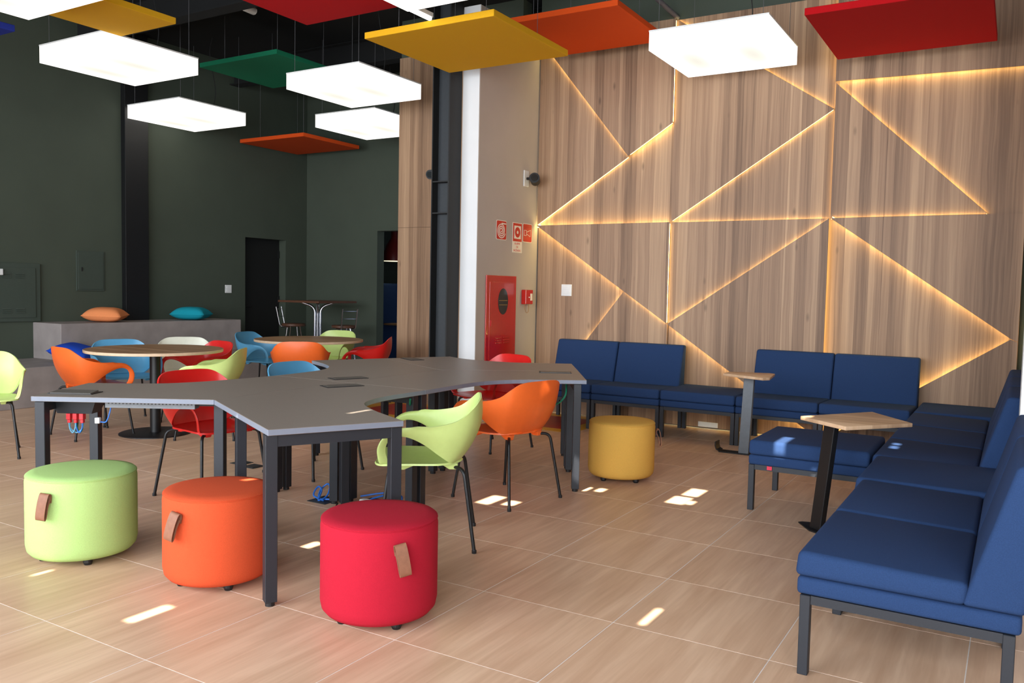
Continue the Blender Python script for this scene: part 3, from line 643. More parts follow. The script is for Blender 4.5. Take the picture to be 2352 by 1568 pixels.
# ------------------------------------------------------------------ bar table with chrome stools
t = thing('bar_table', 'tall bar table with dark wood top on chrome tubes', 'table', (-8.83, 9.08, 0))
put('table_top', MB().box(-0.40, 0.40, -0.40, 0.40, 1.085, 1.115).mesh('table_top', bevel=0.004), M['brown_top'], t)
for sx in (-1, 1):
    for sy in (-1, 1):
        put('tube', MB().tube(fillet([(sx*0.16, sy*0.16, 1.084), (sx*0.028, sy*0.028, 1.02), (sx*0.028, sy*0.028, 0.03)], 0.10, 7), 0.019, 10).mesh('tube', smooth=True), M['chrome'], t)
put('base', MB().lathe([(0.27,0.0),(0.27,0.014),(0.06,0.03),(0.06,0.035)], 36).mesh('base', smooth=True), M['chrome'], t)
def stool(label, loc, rz):
    t = thing('bar_stool', label, 'stool', loc, rz, 'chrome bar stools in the green corner')
    put('seat', MB().lathe([(0.165,0.725),(0.175,0.735),(0.175,0.755),(0.165,0.765)], 30).mesh('seat', smooth=True), M['brown_top'], t)
    for k in range(4):
        a = PI/4+k*PI/2
        put('leg', MB().tube([(0.10*math.cos(a),0.10*math.sin(a),0.724), (0.22*math.cos(a),0.22*math.sin(a),0.0)], 0.011, 8).mesh('leg', smooth=True), M['chrome'], t)
    put('foot_ring', MB().tube([(0.183*math.cos(2*PI*k/28),0.183*math.sin(2*PI*k/28),0.22) for k in range(28)], 0.008, 6, closed=True).mesh('foot_ring', smooth=True), M['chrome'], t)
    for s in (-1, 1):
        put('back_post', MB().tube(fillet([(s*0.11,-0.02,0.716), (s*0.11,-0.17,0.716), (s*0.115,-0.23,1.01)], 0.05), 0.010, 8).mesh('back_post', smooth=True), M['chrome'], t)
    for z, y in ((0.975,-0.223), (0.865,-0.2)):
        put('back_rail', MB().tube([(-0.115,y,z), (0,y-0.012,z), (0.115,y,z)], 0.007, 6).mesh('back_rail', smooth=True), M['chrome'], t)
stool('chrome bar stool with brown seat standing before the black door', (-9.26, 9.02, 0), math.radians(-62))
stool('chrome bar stool with brown seat on the opening side of the bar table', (-8.43, 9.20, 0), math.radians(66))

# ------------------------------------------------------------------ pillows
def pillow_mesh(s, h):
    n = 22; top = []; bot = []
    for i in range(n+1):
        a, b = [], []
        for j in range(n+1):
            u, v = 2*i/n-1, 2*j/n-1
            e = max(0, (1-abs(u)**3.2))*max(0, (1-abs(v)**3.2))
            k = 1-0.085*(1-u*u)*abs(v)**2; m = 1-0.085*(1-v*v)*abs(u)**2
            z = h*e**0.55; a.append((u*s*m, v*s*k, z)); b.append((u*s*m, v*s*k, -z*0.72))
        top.append(a); bot.append(b[::-1])
    return MB().grid(top).grid(bot).mesh('cushion', weld=0.0005, fixn=True, smooth=True)
def pillow(col, label, loc, rz, tilt=(0,0), s=0.225, h=0.10):
    o = put('pillow', pillow_mesh(s, h), PL[col]); o.location = loc; o.rotation_euler = (tilt[0], tilt[1], rz)
    return tag(o, label, 'pillow')
pillow('orange', 'pale orange velvet pillow lying on the upper concrete step', (-9.50, 6.16, 0.918), 0.75, (0.03, 0.02))
pillow('teal', 'teal velvet pillow lying on the upper concrete step', (-9.50, 7.40, 0.916), 0.62)
pillow('blue', 'royal blue pillow leaning on the lower concrete step', (-9.03, 5.50, 0.515), 0.5, (0.06, 0.24))

# ------------------------------------------------------------------ sofas
def soft(x0, x1, y0, y1, z0, z1, b, seg=4): return MB().box(x0, x1, y0, y1, z0, z1).mesh('cushion', bevel=b, seg=seg, smooth=True)
SW, SD = 0.70, 0.70                                   # local: x across, y from front (0) to rear (SD)
hw = SW/2-0.003
seat_base = soft(-hw, hw, 0.012, SD-0.01, 0.287, 0.348, 0.014, 3)
seat_low = MB().hexa([(-hw,0.002,0.349),(hw,0.002,0.349),(hw,0.535,0.349),(-hw,0.535,0.349)], [(-hw,0.012,0.44),(hw,0.012,0.44),(hw,0.54,0.425),(-hw,0.54,0.425)]).mesh('seat_cushion', bevel=0.022, seg=4, smooth=True)
seat_full = MB().hexa([(-hw,0.002,0.349),(hw,0.002,0.349),(hw,SD-0.005,0.349),(-hw,SD-0.005,0.349)], [(-hw,0.012,0.44),(hw,0.012,0.44),(hw,SD-0.012,0.44),(-hw,SD-0.012,0.44)]).mesh('seat_cushion', bevel=0.022, seg=4, smooth=True)
back_m = MB().hexa([(-hw,0.52,0.349),(hw,0.52,0.349),(hw,SD,0.349),(-hw,SD,0.349)], [(-hw,0.655,0.82),(hw,0.655,0.82),(hw,0.738,0.82),(-hw,0.738,0.82)]).mesh('backrest', bevel=0.02, seg=4, smooth=True)
legm = {}
for sx in (-1, 1):
    for y in (0.025, SD-0.06):
        legm[(sx, y)] = MB().box(sx*(hw-0.0175)-0.0175, sx*(hw-0.0175)+0.0175, y, y+0.035, 0, 0.286).mesh('leg', bevel=0.002, seg=1)
rail_m = MB().box(-hw+0.035, hw-0.035, 0.03, 0.055, 0.255, 0.286).box(-hw+0.035, hw-0.035, SD-0.055, SD-0.03, 0.255, 0.286).box(-hw+0.005, -hw+0.03, 0.06, SD-0.06, 0.255, 0.286).box(hw-0.03, hw-0.005, 0.06, SD-0.06, 0.255, 0.286).mesh('rail')
def sofa(label, loc, rz, back, group):
    t = thing('sofa_module' if back else 'bench_module', label, 'sofa' if back else 'bench', loc, rz, group)
    for k in legm: put('leg', legm[k], M['leg'], t)
    put('rail', rail_m, M['leg'], t); put('seat_base', seat_base, M['navy'], t)
    put('seat_cushion', seat_low if back else seat_full, M['navy'], t)
    if back: put('backrest', back_m, M['navy'], t)
    return t
G1, G2 = 'navy sofa modules along the wood wall', 'navy sofa modules along the side wall'
yb = 7.262
sofa('navy backed sofa module at the beige wall end of the wood wall', (-3.845, yb, 0), 0, True, G1)
sofa('navy backed sofa module between the end module and the backless bench', (-3.14, yb, 0), 0, True, G1)
sofa('backless navy bench module between the two pairs of backed seats', (-2.435, yb, 0), 0, False, G1)
sofa('navy backed sofa module beside the grey-post laptop table', (-1.735, yb, 0), 0, True, G1)
sofa('navy backed sofa module next to the corner of the wood wall', (-1.035, yb, 0), 0, True, G1)
xr = -0.66
ys = [3.34, 4.045, 4.75, 5.455, 6.16, 6.865, 7.62]
lb = ['navy backed sofa module at the open end of the side row', 'navy backed sofa module second from the open end of the side row',
      'backless navy bench module between backed seats of the side row', 'navy backed sofa module next to the bench in the side row',
      'navy backed sofa module in the middle of three backed side seats', 'navy backed sofa module beside the corner bench', 'backless navy bench module filling the corner by the wood wall']
for k, y in enumerate(ys):
    sofa(lb[k], (-0.628 if k < 2 else (-0.655 if k == 2 else -0.675), y, 0), -PI/2, k not in (2, 6), G2)
ot = sofa('navy backless ottoman with a small red tag standing before the side row', (-1.030, 5.13, 0), 0, False, None)
ot.name = 'ottoman'; ot['category'] = 'ottoman'
put('tag', MB().box(-0.235, -0.205, 0.025, 0.0295, 0.262, 0.285).mesh('tag'), M['tag_red'], ot)

# ------------------------------------------------------------------ laptop side tables
def side_table(label, loc, poly, topz, col_top, col_bot, cw, ct, crz, colmat, base):
    t = thing('side_table', label, 'table', loc, 0)
    put('table_top', MB().prism(poly, topz-0.022, topz).mesh('table_top', bevel=0.004, seg=2, smooth=True), M['pale_oak'], t)
    cs, sn = math.cos(crz), math.sin(crz)
    def q(c, z): return [(c[0]+a*cw/2*cs-b*ct/2*sn, c[1]+a*cw/2*sn+b*ct/2*cs, z) for a, b in ((-1,-1),(1,-1),(1,1),(-1,1))]
    put('column', MB().hexa(q(col_bot, 0.006), q(col_top, topz-0.023)).mesh('column', bevel=0.004, seg=2), colmat, t)
    for b in base: put('foot', b, M['blackmetal'], t)
# near table (pentagon top on a leaning black post with a V foot)
pz = 0.66
bx, by = -0.95, 4.98
side_table('pale wood laptop table on a leaning black post beside the ottoman', (bx, by, 0),
    [(-0.06,-0.16),(0.22,-0.40),(0.50,-0.04),(0.25,0.30)], pz, (0.10,-0.10), (0.035,-0.05), 0.085, 0.035, math.radians(-38), M['blackmetal'],
    [MB().prism([(-0.09,0.045),(-0.07,0.065),(0.36,0.20),(0.37,0.14),(0.06,-0.02),(0.30,-0.22),(0.27,-0.27),(0.0,-0.10)], 0.0, 0.008).mesh('foot', bevel=0.002)])
bx, by = -1.90, 6.95
side_table('pale wood laptop table on a grey post before the wood wall seats', (bx, by, 0),
    [(-0.17,-0.10),(0.20,-0.26),(0.24,-0.20),(0.19,0.17),(0.14,0.20),(-0.17,0.08)], 0.675, (0.02,0.02), (0.0,0.0), 0.085, 0.04, math.radians(-2), plain('grey_post_paint', (104,110,116), 0.5),
    [MB().prism([(-0.20,-0.05),(0.16,-0.05),(0.20,0.02),(0.20,0.30),(0.14,0.30),(0.13,0.06),(-0.20,0.06)], 0.0, 0.008).mesh('foot', bevel=0.002),
     MB().grid([[(-0.20,-0.05,0.008),(-0.225,-0.05,0.02),(-0.235,-0.05,0.05),(-0.235,-0.05,0.085)],[(-0.20,0.06,0.008),(-0.225,0.06,0.02),(-0.235,0.06,0.05),(-0.235,0.06,0.085)]]).mesh('foot', solid=0.008)])

# ------------------------------------------------------------------ poufs
def pouf(col, label, loc, strap_ang, lean, r=0.235, top=0.42):
    t = thing('pouf', label, 'pouf', loc, 0, 'round wool poufs with leather straps'); m = FB[col]
    prof = [(0.0,0.03),(r-0.05,0.03),(r-0.022,0.036),(r-0.006,0.055),(r,0.085),(r,top-0.035),(r-0.004,top-0.014)]
    put('body', MB().lathe([(p[0]+1e-5,p[1]) for p in prof], 72).mesh('body', smooth=True), m, t)
    prof = [(r-0.004,top-0.0135),(r-0.002,top-0.008),(r-0.012,top),(r-0.05,top+0.005),(0.1,top+0.010),(1e-5,top+0.011)]
    put('top_cushion', MB().lathe(prof, 72).mesh('top_cushion', smooth=True), m, t)
    put('seam', MB().tube([((r-0.003)*math.cos(2*PI*k/72),(r-0.003)*math.sin(2*PI*k/72),top-0.0135) for k in range(72)], 0.0022, 5, closed=True).mesh('seam', smooth=True), m, t)
    for k in range(4):
        a = PI/4+k*PI/2+0.35
        put('foot', MB().lathe([(0.016,0.0),(0.021,0.012),(0.021,0.031)], 14, (r-0.075)*math.cos(a), (r-0.075)*math.sin(a)).mesh('foot'), M['plastic_black'], t)
    path = crom([(0.004,0.0,-0.045),(0.006,0,-0.012),(0.016,0,0.0),(0.030,0,-0.006),(0.042,0,-0.05),(0.046,0,-0.105),(0.038,0,-0.122),(0.028,0,-0.108),(0.022,0,-0.06),(0.010,0,-0.03)], 40)
    rows = []
    for s in (-0.0225, 0.0225): rows.append([(p.x, s, p.z) for p in path])
    o = put('strap', MB().grid(rows).mesh('strap', solid=0.0035, smooth=True), M['leather'], t)
    o.matrix_local = Matrix.Rotation(strap_ang, 4, 'Z') @ Matrix.Translation((r, 0, top-0.055)) @ Matrix.Rotation(lean, 4, 'X')
    rv = put('rivet', MB().tube([(0.006,0,-0.03),(0.0125,0,-0.03)], 0.006, 10).mesh('rivet'), M['chrome'], t)
    rv.matrix_local = o.matrix_local.copy()
def camang(x, y): return math.atan2(-y, -x)
pouf('lime', 'lime green round pouf by the desk arm with red plugs', (-3.84, 2.36, 0), camang(-3.84,2.36)-0.60, -0.10, 0.245)
pouf('orange', 'orange round pouf beside the front desk leg', (-3.03, 2.50, 0), camang(-3.03,2.50)-0.72, -0.22)
pouf('red', 'red round pouf in front of the grey desk', (-2.162, 2.582, 0), camang(-2.162,2.582)+0.30, 0.16)
pouf('mustard', 'mustard yellow round pouf by the desk end near the sofas', (-2.374, 5.485, 0), camang(-2.374,5.485)+1.62, 0.05)

# ------------------------------------------------------------------ grey desks
DZ = 0.745; TH = 0.026
S1, J1, S2, J2 = (-4.092,3.828), (-3.492,3.834), (-2.892,3.840), (-3.545,4.875)
M1, M2, P7, P6, P8, P9 = (-4.459,5.344), (-2.738,5.499), (-3.063,6.023), (-2.410,4.965), (-4.180,5.90), (-4.728,4.80)
P1, P2, P3, P4, P5 = (-4.24,2.34), (-4.56,2.85), (-3.452,2.822), (-2.572,2.367), (-2.291,2.89)
def curve2(pts, n): return [(p.x, p.y) for p in crom([(a, b, 0) for a, b in pts], n)]
def top_part(poly, parent):
    mb = MB().prism(poly, DZ-TH, DZ); me = mb.mesh('table_top', bevel=0.0015, seg=1)
    me.materials.append(M['desk']); me.materials.append(M['edge'])
    for p in me.polygons: p.material_index = 0 if abs(p.normal.z) > 0.7 else 1
    return put('table_top', me, None, parent)
def inset(pt, ctr, d):
    v = Vector(ctr)-Vector(pt); v.normalize(); return (pt[0]+v.x*d, pt[1]+v.y*d)
def post(parent, x, y, ang=0, w=0.05):
    h = w/2
    o = put('leg', MB().box(-h, h, -h, h, 0.018, DZ-TH-0.001).mesh('leg', bevel=0.002, seg=1), M['leg'], parent, (x, y, 0), ang)
    put('foot', MB().lathe([(0.02,0.0),(0.02,0.018)], 12).mesh('foot'), M['plastic_black'], o)
def beam(parent, a, b, h=0.05, w=0.045, drop=0.0, name='beam'):
    z = DZ-TH-0.001-h/2-drop
    put(name, MB().bar((a[0],a[1],z), (b[0],b[1],z), w, h).mesh(name), M['leg'], parent)
a30, a60 = math.radians(30), math.radians(60)
GD = 'grey three-way desks pushed together'
# desk with the left and front arms
dk = thing('star_desk', 'grey desk with two open arms, nearest the poufs', 'desk', (0,0,0), 0, GD)
backA = curve2([P2, (-4.27,3.07), (-4.165,3.27), (-4.12,3.50), S1], 16)
frontA = curve2([S2, (-2.895,3.55), (-2.872,3.38), (-2.79,3.20), (-2.61,3.06), (-2.44,2.965), P5], 22)
e = 0.0015
top_part([P1]+backA+[(J1[0]-e,J1[1])]+[(P3[0]-e,P3[1])], dk)
top_part([(P3[0]+e,P3[1]), (J1[0]+e,J1[1])]+frontA+[P4], dk)
for q, c, a in ((P1,(-3.6,3.2),a30), (P2,(-3.6,3.0),a30), (P4,(-3.1,3.1),-a30), (P5,(-3.0,2.9),-a30)):
    x, y = inset(q, c, 0.05); post(dk, x, y, a)
post(dk, -3.50, 2.90, a30); post(dk, -3.375, 2.925, -a30)
post(dk, J1[0]-0.04, J1[1]-0.05, a30); post(dk, J1[0]+0.04, J1[1]-0.05, -a30)
post(dk, S1[0]+0.06, S1[1]-0.04); post(dk, S2[0]-0.06, S2[1]-0.04)
beam(dk, inset(P1,(-3.6,3.2),0.05), inset(P2,(-3.6,3.0),0.05)); beam(dk, inset(P4,(-3.1,3.1),0.05), inset(P5,(-3.0,2.9),0.05))
beam(dk, (S1[0]+0.06,S1[1]-0.04), (J1[0]-0.04,J1[1]-0.05)); beam(dk, (J1[0]+0.04,J1[1]-0.05), (S2[0]-0.06,S2[1]-0.04))
beam(dk, (-3.50,2.90), (J1[0]-0.04,J1[1]-0.05)); beam(dk, inset(lerp(P1,P2,0.45),(-3.6,3.1),0.05), (-3.55,3.15)); beam(dk, inset(lerp(P4,P5,0.5),(-3.1,3.0),0.05), (-3.3,3.1))
# perforated cable tray under the left arm
dv = (Vector(P3)-Vector(P1)).normalized(); nv = Vector((-dv.y, dv.x))
def along(s, o_): return (P1[0]+dv.x*s+nv.x*o_, P1[1]+dv.y*s+nv.y*o_)
tray = put('cable_tray', MB().bar((*along(0.34,0.10),DZ-TH-0.018), (*along(0.80,0.10),DZ-TH-0.018), 0.06, 0.034).mesh('cable_tray'), M['tray'], dk)
for k in range(24):
    s = 0.355+k*0.0185
    put('slot', MB().bar((*along(s,0.0694),DZ-TH-0.010), (*along(s+0.007,0.0694),DZ-TH-0.010), 0.0012, 0.010).mesh('slot'), M['plastic_black'], tray)
# power boxes set in the tops: frame and flap
def power_box(parent, x, y, ang, flap=0.0):
    o = put('power_box', MB().box(-0.115, 0.115, -0.06, 0.06, DZ-0.0006, DZ+0.003).mesh('power_box'), M['plastic_black'], parent, (x, y, 0), ang)
    put('flap', MB().hexa([(-0.106,-0.050,DZ+0.003),(0.106,-0.050,DZ+0.003),(0.106,0.030,DZ+0.003),(-0.106,0.030,DZ+0.003)],[(-0.106,-0.050,DZ+0.006),(0.106,-0.050,DZ+0.006),(0.106,0.030,DZ+0.006+flap),(-0.106,0.030,DZ+0.006+flap)]).mesh('flap'), M['flap'], o)
power_box(dk, -3.384, 3.685, a60+0.1); power_box(dk, -4.20, 2.55, a30, 0.008)
# hanging power unit below the left arm with red plugs
cx, cy = along(0.16, 0.16)
pu = put('power_unit', MB().hexa([(-0.09,-0.045,-0.075),(0.09,-0.045,-0.075),(0.09,0.045,-0.075),(-0.09,0.045,-0.075)],[(-0.12,-0.06,0),(0.12,-0.06,0),(0.12,0.06,0),(-0.12,0.06,0)]).mesh('power_unit'), M['leg'], dk, (cx, cy, DZ-TH-0.001), a30)
for k in range(3):
    x = -0.034+k*0.034
    p_ = put('red_plug', MB().box(x-0.011, x+0.011, -0.046, -0.014, -0.108, -0.0755).box(x-0.008, x+0.008, -0.040, -0.018, -0.126, -0.1082).mesh('red_plug', bevel=0.003), M['plug_red'], pu)
for (xa, xb, m, y) in ((-0.034,0.0,'cyan_cable',-0.034), (0.0,0.034,'blue_cable',-0.030), (-0.034,0.034,'cyan_cable',-0.026), (0.0,0.034,'green_cable',-0.022)):
    put('plug_wire', MB().tube(crom([(xa,y,-0.126), (xa+0.003,y,-0.155), ((xa+xb)/2,y,-0.178), (xb-0.003,y,-0.155), (xb,y,-0.126)], 14), 0.0032, 6).mesh('plug_wire', smooth=True), M[m], pu)
put('data_plug', MB().box(0.105, 0.13, -0.045, -0.022, -0.125, -0.095).mesh('data_plug', bevel=0.003), M['white_plastic'], pu)
put('data_cable', MB().tube(crom([(0.13,-0.033,-0.118),(0.16,-0.03,-0.115),(0.18,-0.03,-0.06),(0.185,-0.02,-0.002)], 12), 0.0035, 6).mesh('data_cable', smooth=True), M['blue_cable'], pu)
# middle desk, back to back with it
dk2 = thing('star_desk', 'grey desk in the middle, joined on both sides to other desks', 'desk', (0,0,0), 0, GD)
backB = curve2([S1, (-4.11,4.10), (-4.15,4.31), (-4.26,4.50), (-4.45,4.65), P9], 18)
frontB = curve2([P6, (-2.60,4.83), (-2.77,4.69), (-2.87,4.52), (-2.905,4.30), S2], 18)
gp = 0.003
def up_(p, d=gp): return (p[0], p[1]+d)
top_part([up_(p) if i == 0 else p for i, p in enumerate(backB)]+[M1, (J2[0]-e,J2[1]), (J1[0]-e,J1[1]+gp)], dk2)
top_part([(J1[0]+e,J1[1]+gp), (J2[0]+e,J2[1]), M2]+frontB[:-1]+[up_(S2)], dk2)
for q, c, a in ((P9,(-3.8,4.7),-a30), (M1,(-3.8,4.9),-a30), (P6,(-3.2,4.7),a30), (M2,(-3.2,5.0),a30)):
    x, y = inset(q, c, 0.06); post(dk2, x, y, a)
post(dk2, S1[0]+0.06, S1[1]+0.04); post(dk2, S2[0]-0.06, S2[1]+0.04); post(dk2, J1[0], J1[1]+0.05, 0, 0.06); post(dk2, J2[0], J2[1]-0.06)
beam(dk2, inset(P9,(-3.8,4.7),0.06), inset(M1,(-3.8,4.9),0.06)); beam(dk2, inset(P6,(-3.2,4.7),0.06), inset(M2,(-3.2,5.0),0.06))
beam(dk2, (J2[0],J2[1]-0.06), (J1[0],J1[1]+0.05)); beam(dk2, (S1[0]+0.06,S1[1]+0.04), (J1[0],J1[1]+0.05)); beam(dk2, (S2[0]-0.06,S2[1]+0.04), (J1[0],J1[1]+0.05))
power_box(dk2, -3.64, 4.02, a60+0.1); power_box(dk2, -2.82, 5.29, a30)
for pts, m in (([(-3.1,3.97,0.70),(-3.0,3.9,0.63),(-2.95,3.78,0.66),(-2.92,3.74,0.70)],'green_cable'), ([(-2.62,5.08,0.70),(-2.60,5.03,0.62),(-2.66,5.02,0.56),(-2.72,5.05,0.60),(-2.74,5.1,0.69)],'green_cable')):
    put('hanging_cable', MB().tube(crom(pts, 18), 0.006, 6).mesh('hanging_cable', smooth=True), M[m], dk2)
# far desk
dk3 = thing('star_desk', 'grey desk on the far side beside the steel column', 'desk', (0,0,0), 0, GD)
farC = curve2([P8, (-4.02,5.82), (-3.83,5.765), (-3.60,5.765), (-3.44,5.80), P7], 16)
top_part([(M1[0]+0.001,M1[1]+gp)]+farC+[(M2[0]-0.001,M2[1]+gp), (J2[0],J2[1]+gp*1.2)], dk3)
for q, c, a in ((P8,(-3.6,5.3),-a30), ((M1[0]+0.06,M1[1]+0.06),(-3.7,5.4),-a30), (P7,(-3.4,5.3),a30), ((M2[0]-0.05,M2[1]+0.08),(-3.4,5.3),a30)):
    x, y = inset(q, c, 0.06); post(dk3, x, y, a)
post(dk3, J2[0], J2[1]+0.06)
beam(dk3, inset(P8,(-3.6,5.3),0.06), inset((M1[0]+0.06,M1[1]+0.06),(-3.7,5.4),0.06)); beam(dk3, inset(P7,(-3.4,5.3),0.06), inset((M2[0]-0.05,M2[1]+0.08),(-3.4,5.3),0.06))
beam(dk3, (J2[0],J2[1]+0.06), (-4.2,5.4)); beam(dk3, (J2[0],J2[1]+0.06), (-2.95,5.5))
power_box(dk3, -4.24, 5.45, -a30)
# floor boxes and cables
def floor_box(label, x, y, ang, s=0.06):
    t = thing('floor_box', label, 'floor socket', (x, y, 0), ang)
    put('plate', MB().box(-s, s, -s, s, 0.0002, 0.004).mesh('plate', bevel=0.001, seg=1), M['steel_dark'], t)
    put('lid', MB().box(-s*0.75, s*0.75, -s*0.75, s*0.75, 0.004, 0.006).mesh('lid'), M['leg'], t)
floor_box('dark floor socket plate farther from the desks than its neighbour', -4.897, 4.252, 0.0)
floor_box('dark floor socket plate nearest the blue chair legs', -4.735, 4.22, 0.0)
floor_box('dark floor socket plate under the cable loops on the pouf side', -3.63, 3.80, 0.0, 0.075)
floor_box('dark floor socket plate with white plug beside the desk posts', -3.36, 3.94, 0.0, 0.075)
def coil(label, pts, m, r=0.0055):
    o = put('network_cable', MB().tube(crom(pts, 70), r, 7).mesh('network_cable', smooth=True), M[m]); tag(o, label, 'cable')
coil('loose blue network cable looped on the pouf side of the desk posts', [(-3.55,3.79,0.02),(-3.66,3.79,0.012),(-3.72,3.86,0.04),(-3.70,3.90,0.075),(-3.64,3.86,0.07),(-3.61,3.80,0.03),(-3.63,3.75,0.012),(-3.68,3.83,0.05),(-3.74,3.86,0.06),(-3.72,3.80,0.02),(-3.6,3.76,0.012)], 'blue_cable')
coil('loose blue network cable looped on the chair side of the desk posts', [(-3.44,3.92,0.03),(-3.33,4.0,0.05),(-3.26,4.06,0.045),(-3.22,4.02,0.02),(-3.28,3.95,0.012),(-3.36,3.92,0.02),(-3.30,4.01,0.04),(-3.24,4.07,0.03),(-3.2,4.0,0.012),(-3.3,3.93,0.012)], 'blue_cable')
tag(put('white_adapter', MB().box(-3.40,-3.32,3.86,3.90,0.007,0.03).mesh('white_adapter', bevel=0.005), M['white_plastic']), 'small white plug adapter on a floor socket', 'plug')
coil('black power cable running to the white plug adapter', [(-3.48,3.76,0.012),(-3.45,3.72,0.008),(-3.40,3.78,0.008),(-3.37,3.86,0.02)], 'plastic_black', 0.004)

# ------------------------------------------------------------------ round tables
def round_table(label, x, y, r=0.57, z=0.75):
    t = thing('round_table', label, 'table', (x, y, 0), 0, 'round wood tables')
    me = MB().lathe([(r-0.003,z-0.025),(r,z-0.022),(r,z-0.003),(r-0.003,z)], 72).mesh('table_top', smooth=True)
    me.materials.append(M['oak']); me.materials.append(M['edge_oak'])
    for p in me.polygons: p.material_index = 0 if abs(p.normal.z) > 0.9 else 1
    put('table_top', me, None, t)
    put('column', MB().lathe([(0.045,0.012),(0.045,z-0.03)], 28).mesh('column', smooth=True), M['blackmetal'], t)
    put('mounting_plate', MB().box(-0.16, 0.16, -0.16, 0.16, z-0.030, z-0.0252).mesh('mounting_plate'), M['blackmetal'], t)
    put('base', MB().lathe([(0.30,0.0),(0.30,0.008),(0.29,0.012),(0.05,0.014)], 56).mesh('base', smooth=True), M['blackmetal'], t)
round_table('round wood table with the cream chair and a black disc base', -6.48, 4.665)
round_table('round wood table near the bar stools and clad partition', -6.60, 6.66, 0.58)

# ------------------------------------------------------------------ shell armchairs
def shell_mesh():
    T = [(0,-.258,.775),(.09,-.257,.774),(.165,-.248,.764),(.220,-.218,.730),(.258,-.150,.676),(.284,-.04,.648),(.290,.07,.644),(.284,.155,.632),(.276,.215,.590),(.268,.245,.530),(.252,.238,.462),(.225,.225,.440)]
    B = [(0,-.168,.445),(.08,-.166,.445),(.145,-.150,.446),(.200,-.118,.450),(.236,-.062,.492),(.259,.015,.552),(.269,.09,.588),(.269,.150,.592),(.263,.192,.566),(.253,.205,.515),(.238,.190,.458),(.215,.17,.438)]
    n = 54; m = 10
    t = crom(T, n); b = crom(B, n); rows = []
    half = []
    for i in range(n+1):
        f = i/n; bow = 0.045*max(0, 1-f*1.9)+0.010
        row = []
        outw = Vector((t[i].x, t[i].y, 0)); outw = outw.normalized() if outw.length > 1e-6 else Vector((0,-1,0))
        for k in range(m+1):
            s = k/m; p = b[i].lerp(t[i], s)
            p = p+outw*(bow*math.sin(PI*s)**0.8)
            if f < 0.55: p = p+outw*(0.014*s**6)            # rolled lip at the top of the back
            row.append(p)
        half.append(row)
    full = [[Vector((-p.x, p.y, p.z)) for p in r] for r in half[:0:-1]]+half
    mb = MB().grid([[tuple(p) for p in r] for r in full])
    # seat pan
    prof = [(-.172,.07),(-.166,.115),(-.150,.155),(-.112,.200),(-.06,.232),(.0,.238),(.08,.240),(.15,.246),(.20,.250),(.232,.238),(.255,.20),(.266,.14)]
    rows = []
    for (y, wdt) in [(p.x, p.y) for p in crom([(a, c, 0) for a, c in prof], 30)]:
        r = []
        for k in range(25):
            u = 2*k/24-1; fy = (y+0.172)/0.438
            z = 0.448-0.020*(1-u*u)*math.sin(PI*min(1, fy*1.15))+0.004*abs(u)**4-0.030*max(0, fy-0.82)**1.5*8*0.35
            r.append((u*wdt, y, z))
        rows.append(r)
    mb2 = MB().grid(rows)
    me1 = mb.mesh('shell_a', solid=0.009); me2 = mb2.mesh('shell_b', solid=0.010)
    bm = bmesh.new(); bm.from_mesh(me1); bm.from_mesh(me2)
    me = bpy.data.meshes.new('shell'); bm.to_mesh(me); bm.free()
    return sharpen(me, 50)
shell0 = shell_mesh()
lug0 = {}
for sx in (-1, 1):
    lug0[(sx,-1)] = MB().hexa([(sx*0.13-0.016,-0.15,0.405),(sx*0.13+0.016,-0.15,0.405),(sx*0.13+0.016,-0.11,0.405),(sx*0.13-0.016,-0.11,0.405)],[(sx*0.13-0.022,-0.155,0.438),(sx*0.13+0.022,-0.155,0.438),(sx*0.13+0.022,-0.06,0.438),(sx*0.13-0.022,-0.06,0.438)]).mesh('leg_socket', bevel=0.004)
    lug0[(sx,1)] = MB().hexa([(sx*0.15-0.016,0.12,0.405),(sx*0.15+0.016,0.12,0.405),(sx*0.15+0.016,0.18,0.405),(sx*0.15-0.016,0.18,0.405)],[(sx*0.15-0.022,0.06,0.432),(sx*0.15+0.022,0.06,0.432),(sx*0.15+0.022,0.19,0.432),(sx*0.15-0.022,0.19,0.432)]).mesh('leg_socket', bevel=0.004)
chair_leg = {}
for sx in (-1, 1):
    for sy in (-1, 1):
        a = (sx*0.13, -0.13, 0.418) if sy < 0 else (sx*0.15, 0.15, 0.418)
        kx, ky = (0.195, -0.185) if sy < 0 else (0.205, 0.19)
        chair_leg[(sx,sy)] = MB().tube(fillet([a, (sx*kx, ky, 0.416), (sx*0.245, sy*0.245, 0.004)], 0.05, 7), 0.0095, 10).mesh('leg', smooth=True)
foot_m = {k: MB().lathe([(0.012,0.0),(0.0125,0.014),(0.0105,0.018)], 12, k[0]*0.2445, k[1]*0.2445).mesh('foot') for k in chair_leg}
shells = {}; lugs = {}
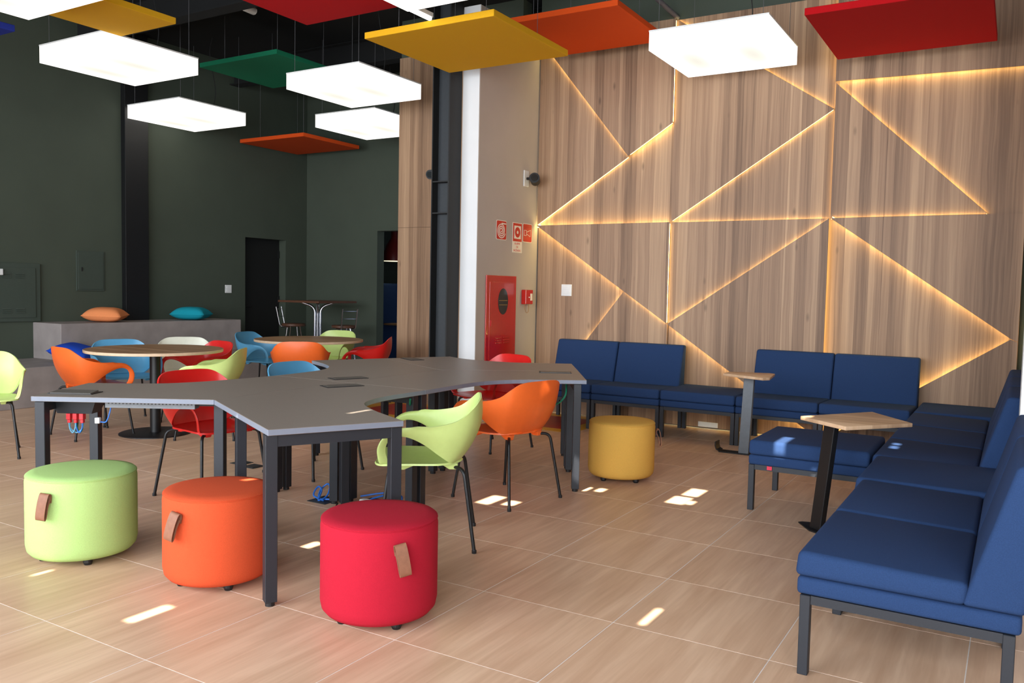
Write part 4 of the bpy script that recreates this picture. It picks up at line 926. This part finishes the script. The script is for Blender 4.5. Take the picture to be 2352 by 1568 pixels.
def chair(col, label, x, y, deg, group):
    if col not in shells:
        shells[col] = shell0.copy(); shells[col].materials.append(CH[col]); lugs[col] = {}
        for k in lug0: lugs[col][k] = lug0[k].copy(); lugs[col][k].materials.append(CH[col])
    t = thing('armchair', label, 'chair', (x, y, 0), math.radians(deg), group)
    put('shell', shells[col], CH[col], t)
    for k in chair_leg:
        put('leg_socket', lugs[col][k], CH[col], t)
        lg = put('leg', chair_leg[k], M['blackmetal'], t); put('foot', foot_m[k], M['plastic_black'], lg)
    return t
GA, GB, GC = 'plastic armchairs at the grey desks', 'plastic armchairs around the table with the cream chair', 'plastic armchairs around the table near the bar stools'
chair('lime', 'lime green plastic armchair at the inner curve of the grey desk', -2.625, 3.53, 124, GA)
chair('orange', 'orange plastic armchair at the desk arm beside the mustard pouf', -2.749, 4.535, 79, GA)
chair('red', 'red plastic armchair on the far side of the grey desks', -3.77, 5.95, 166, GA)
chair('red', 'red plastic armchair tucked in at the desk arm with red plugs', -4.30, 3.50, -94, GA)
chair('blue', 'bright blue plastic armchair tucked under the middle of the grey desks', -4.28, 4.372, -91, GA)
chair('orange', 'orange plastic armchair at the round table with the cream chair', -6.826, 4.291, -8, GB)
chair('blue', 'blue plastic armchair at the round table with the cream chair', -7.23, 4.883, -110, GB)
chair('lime', 'lime green plastic armchair at the round table with the cream chair', -5.985, 4.872, 126, GB)
chair('red', 'red plastic armchair at the round table with the cream chair', -6.69, 5.28, 172, GB)
chair('white', 'cream plastic armchair half hidden behind a round table', -7.18, 5.50, -128, GB)
chair('blue', 'blue plastic armchair at the round table near the bar stools', -7.55, 6.88, -77, GC)
chair('orange', 'orange plastic armchair at the round table near the bar stools', -6.265, 6.20, 42, GC)
chair('lime', 'lime green plastic armchair at the round table near the bar stools', -7.28, 7.70, 194, GC)
chair('red', 'red plastic armchair at the round table near the bar stools', -6.22, 7.17, 125, GC)
chair('lime', 'lime green plastic armchair standing alone beside the bleacher', -6.627, 3.281, -118, 'plastic armchairs standing alone')
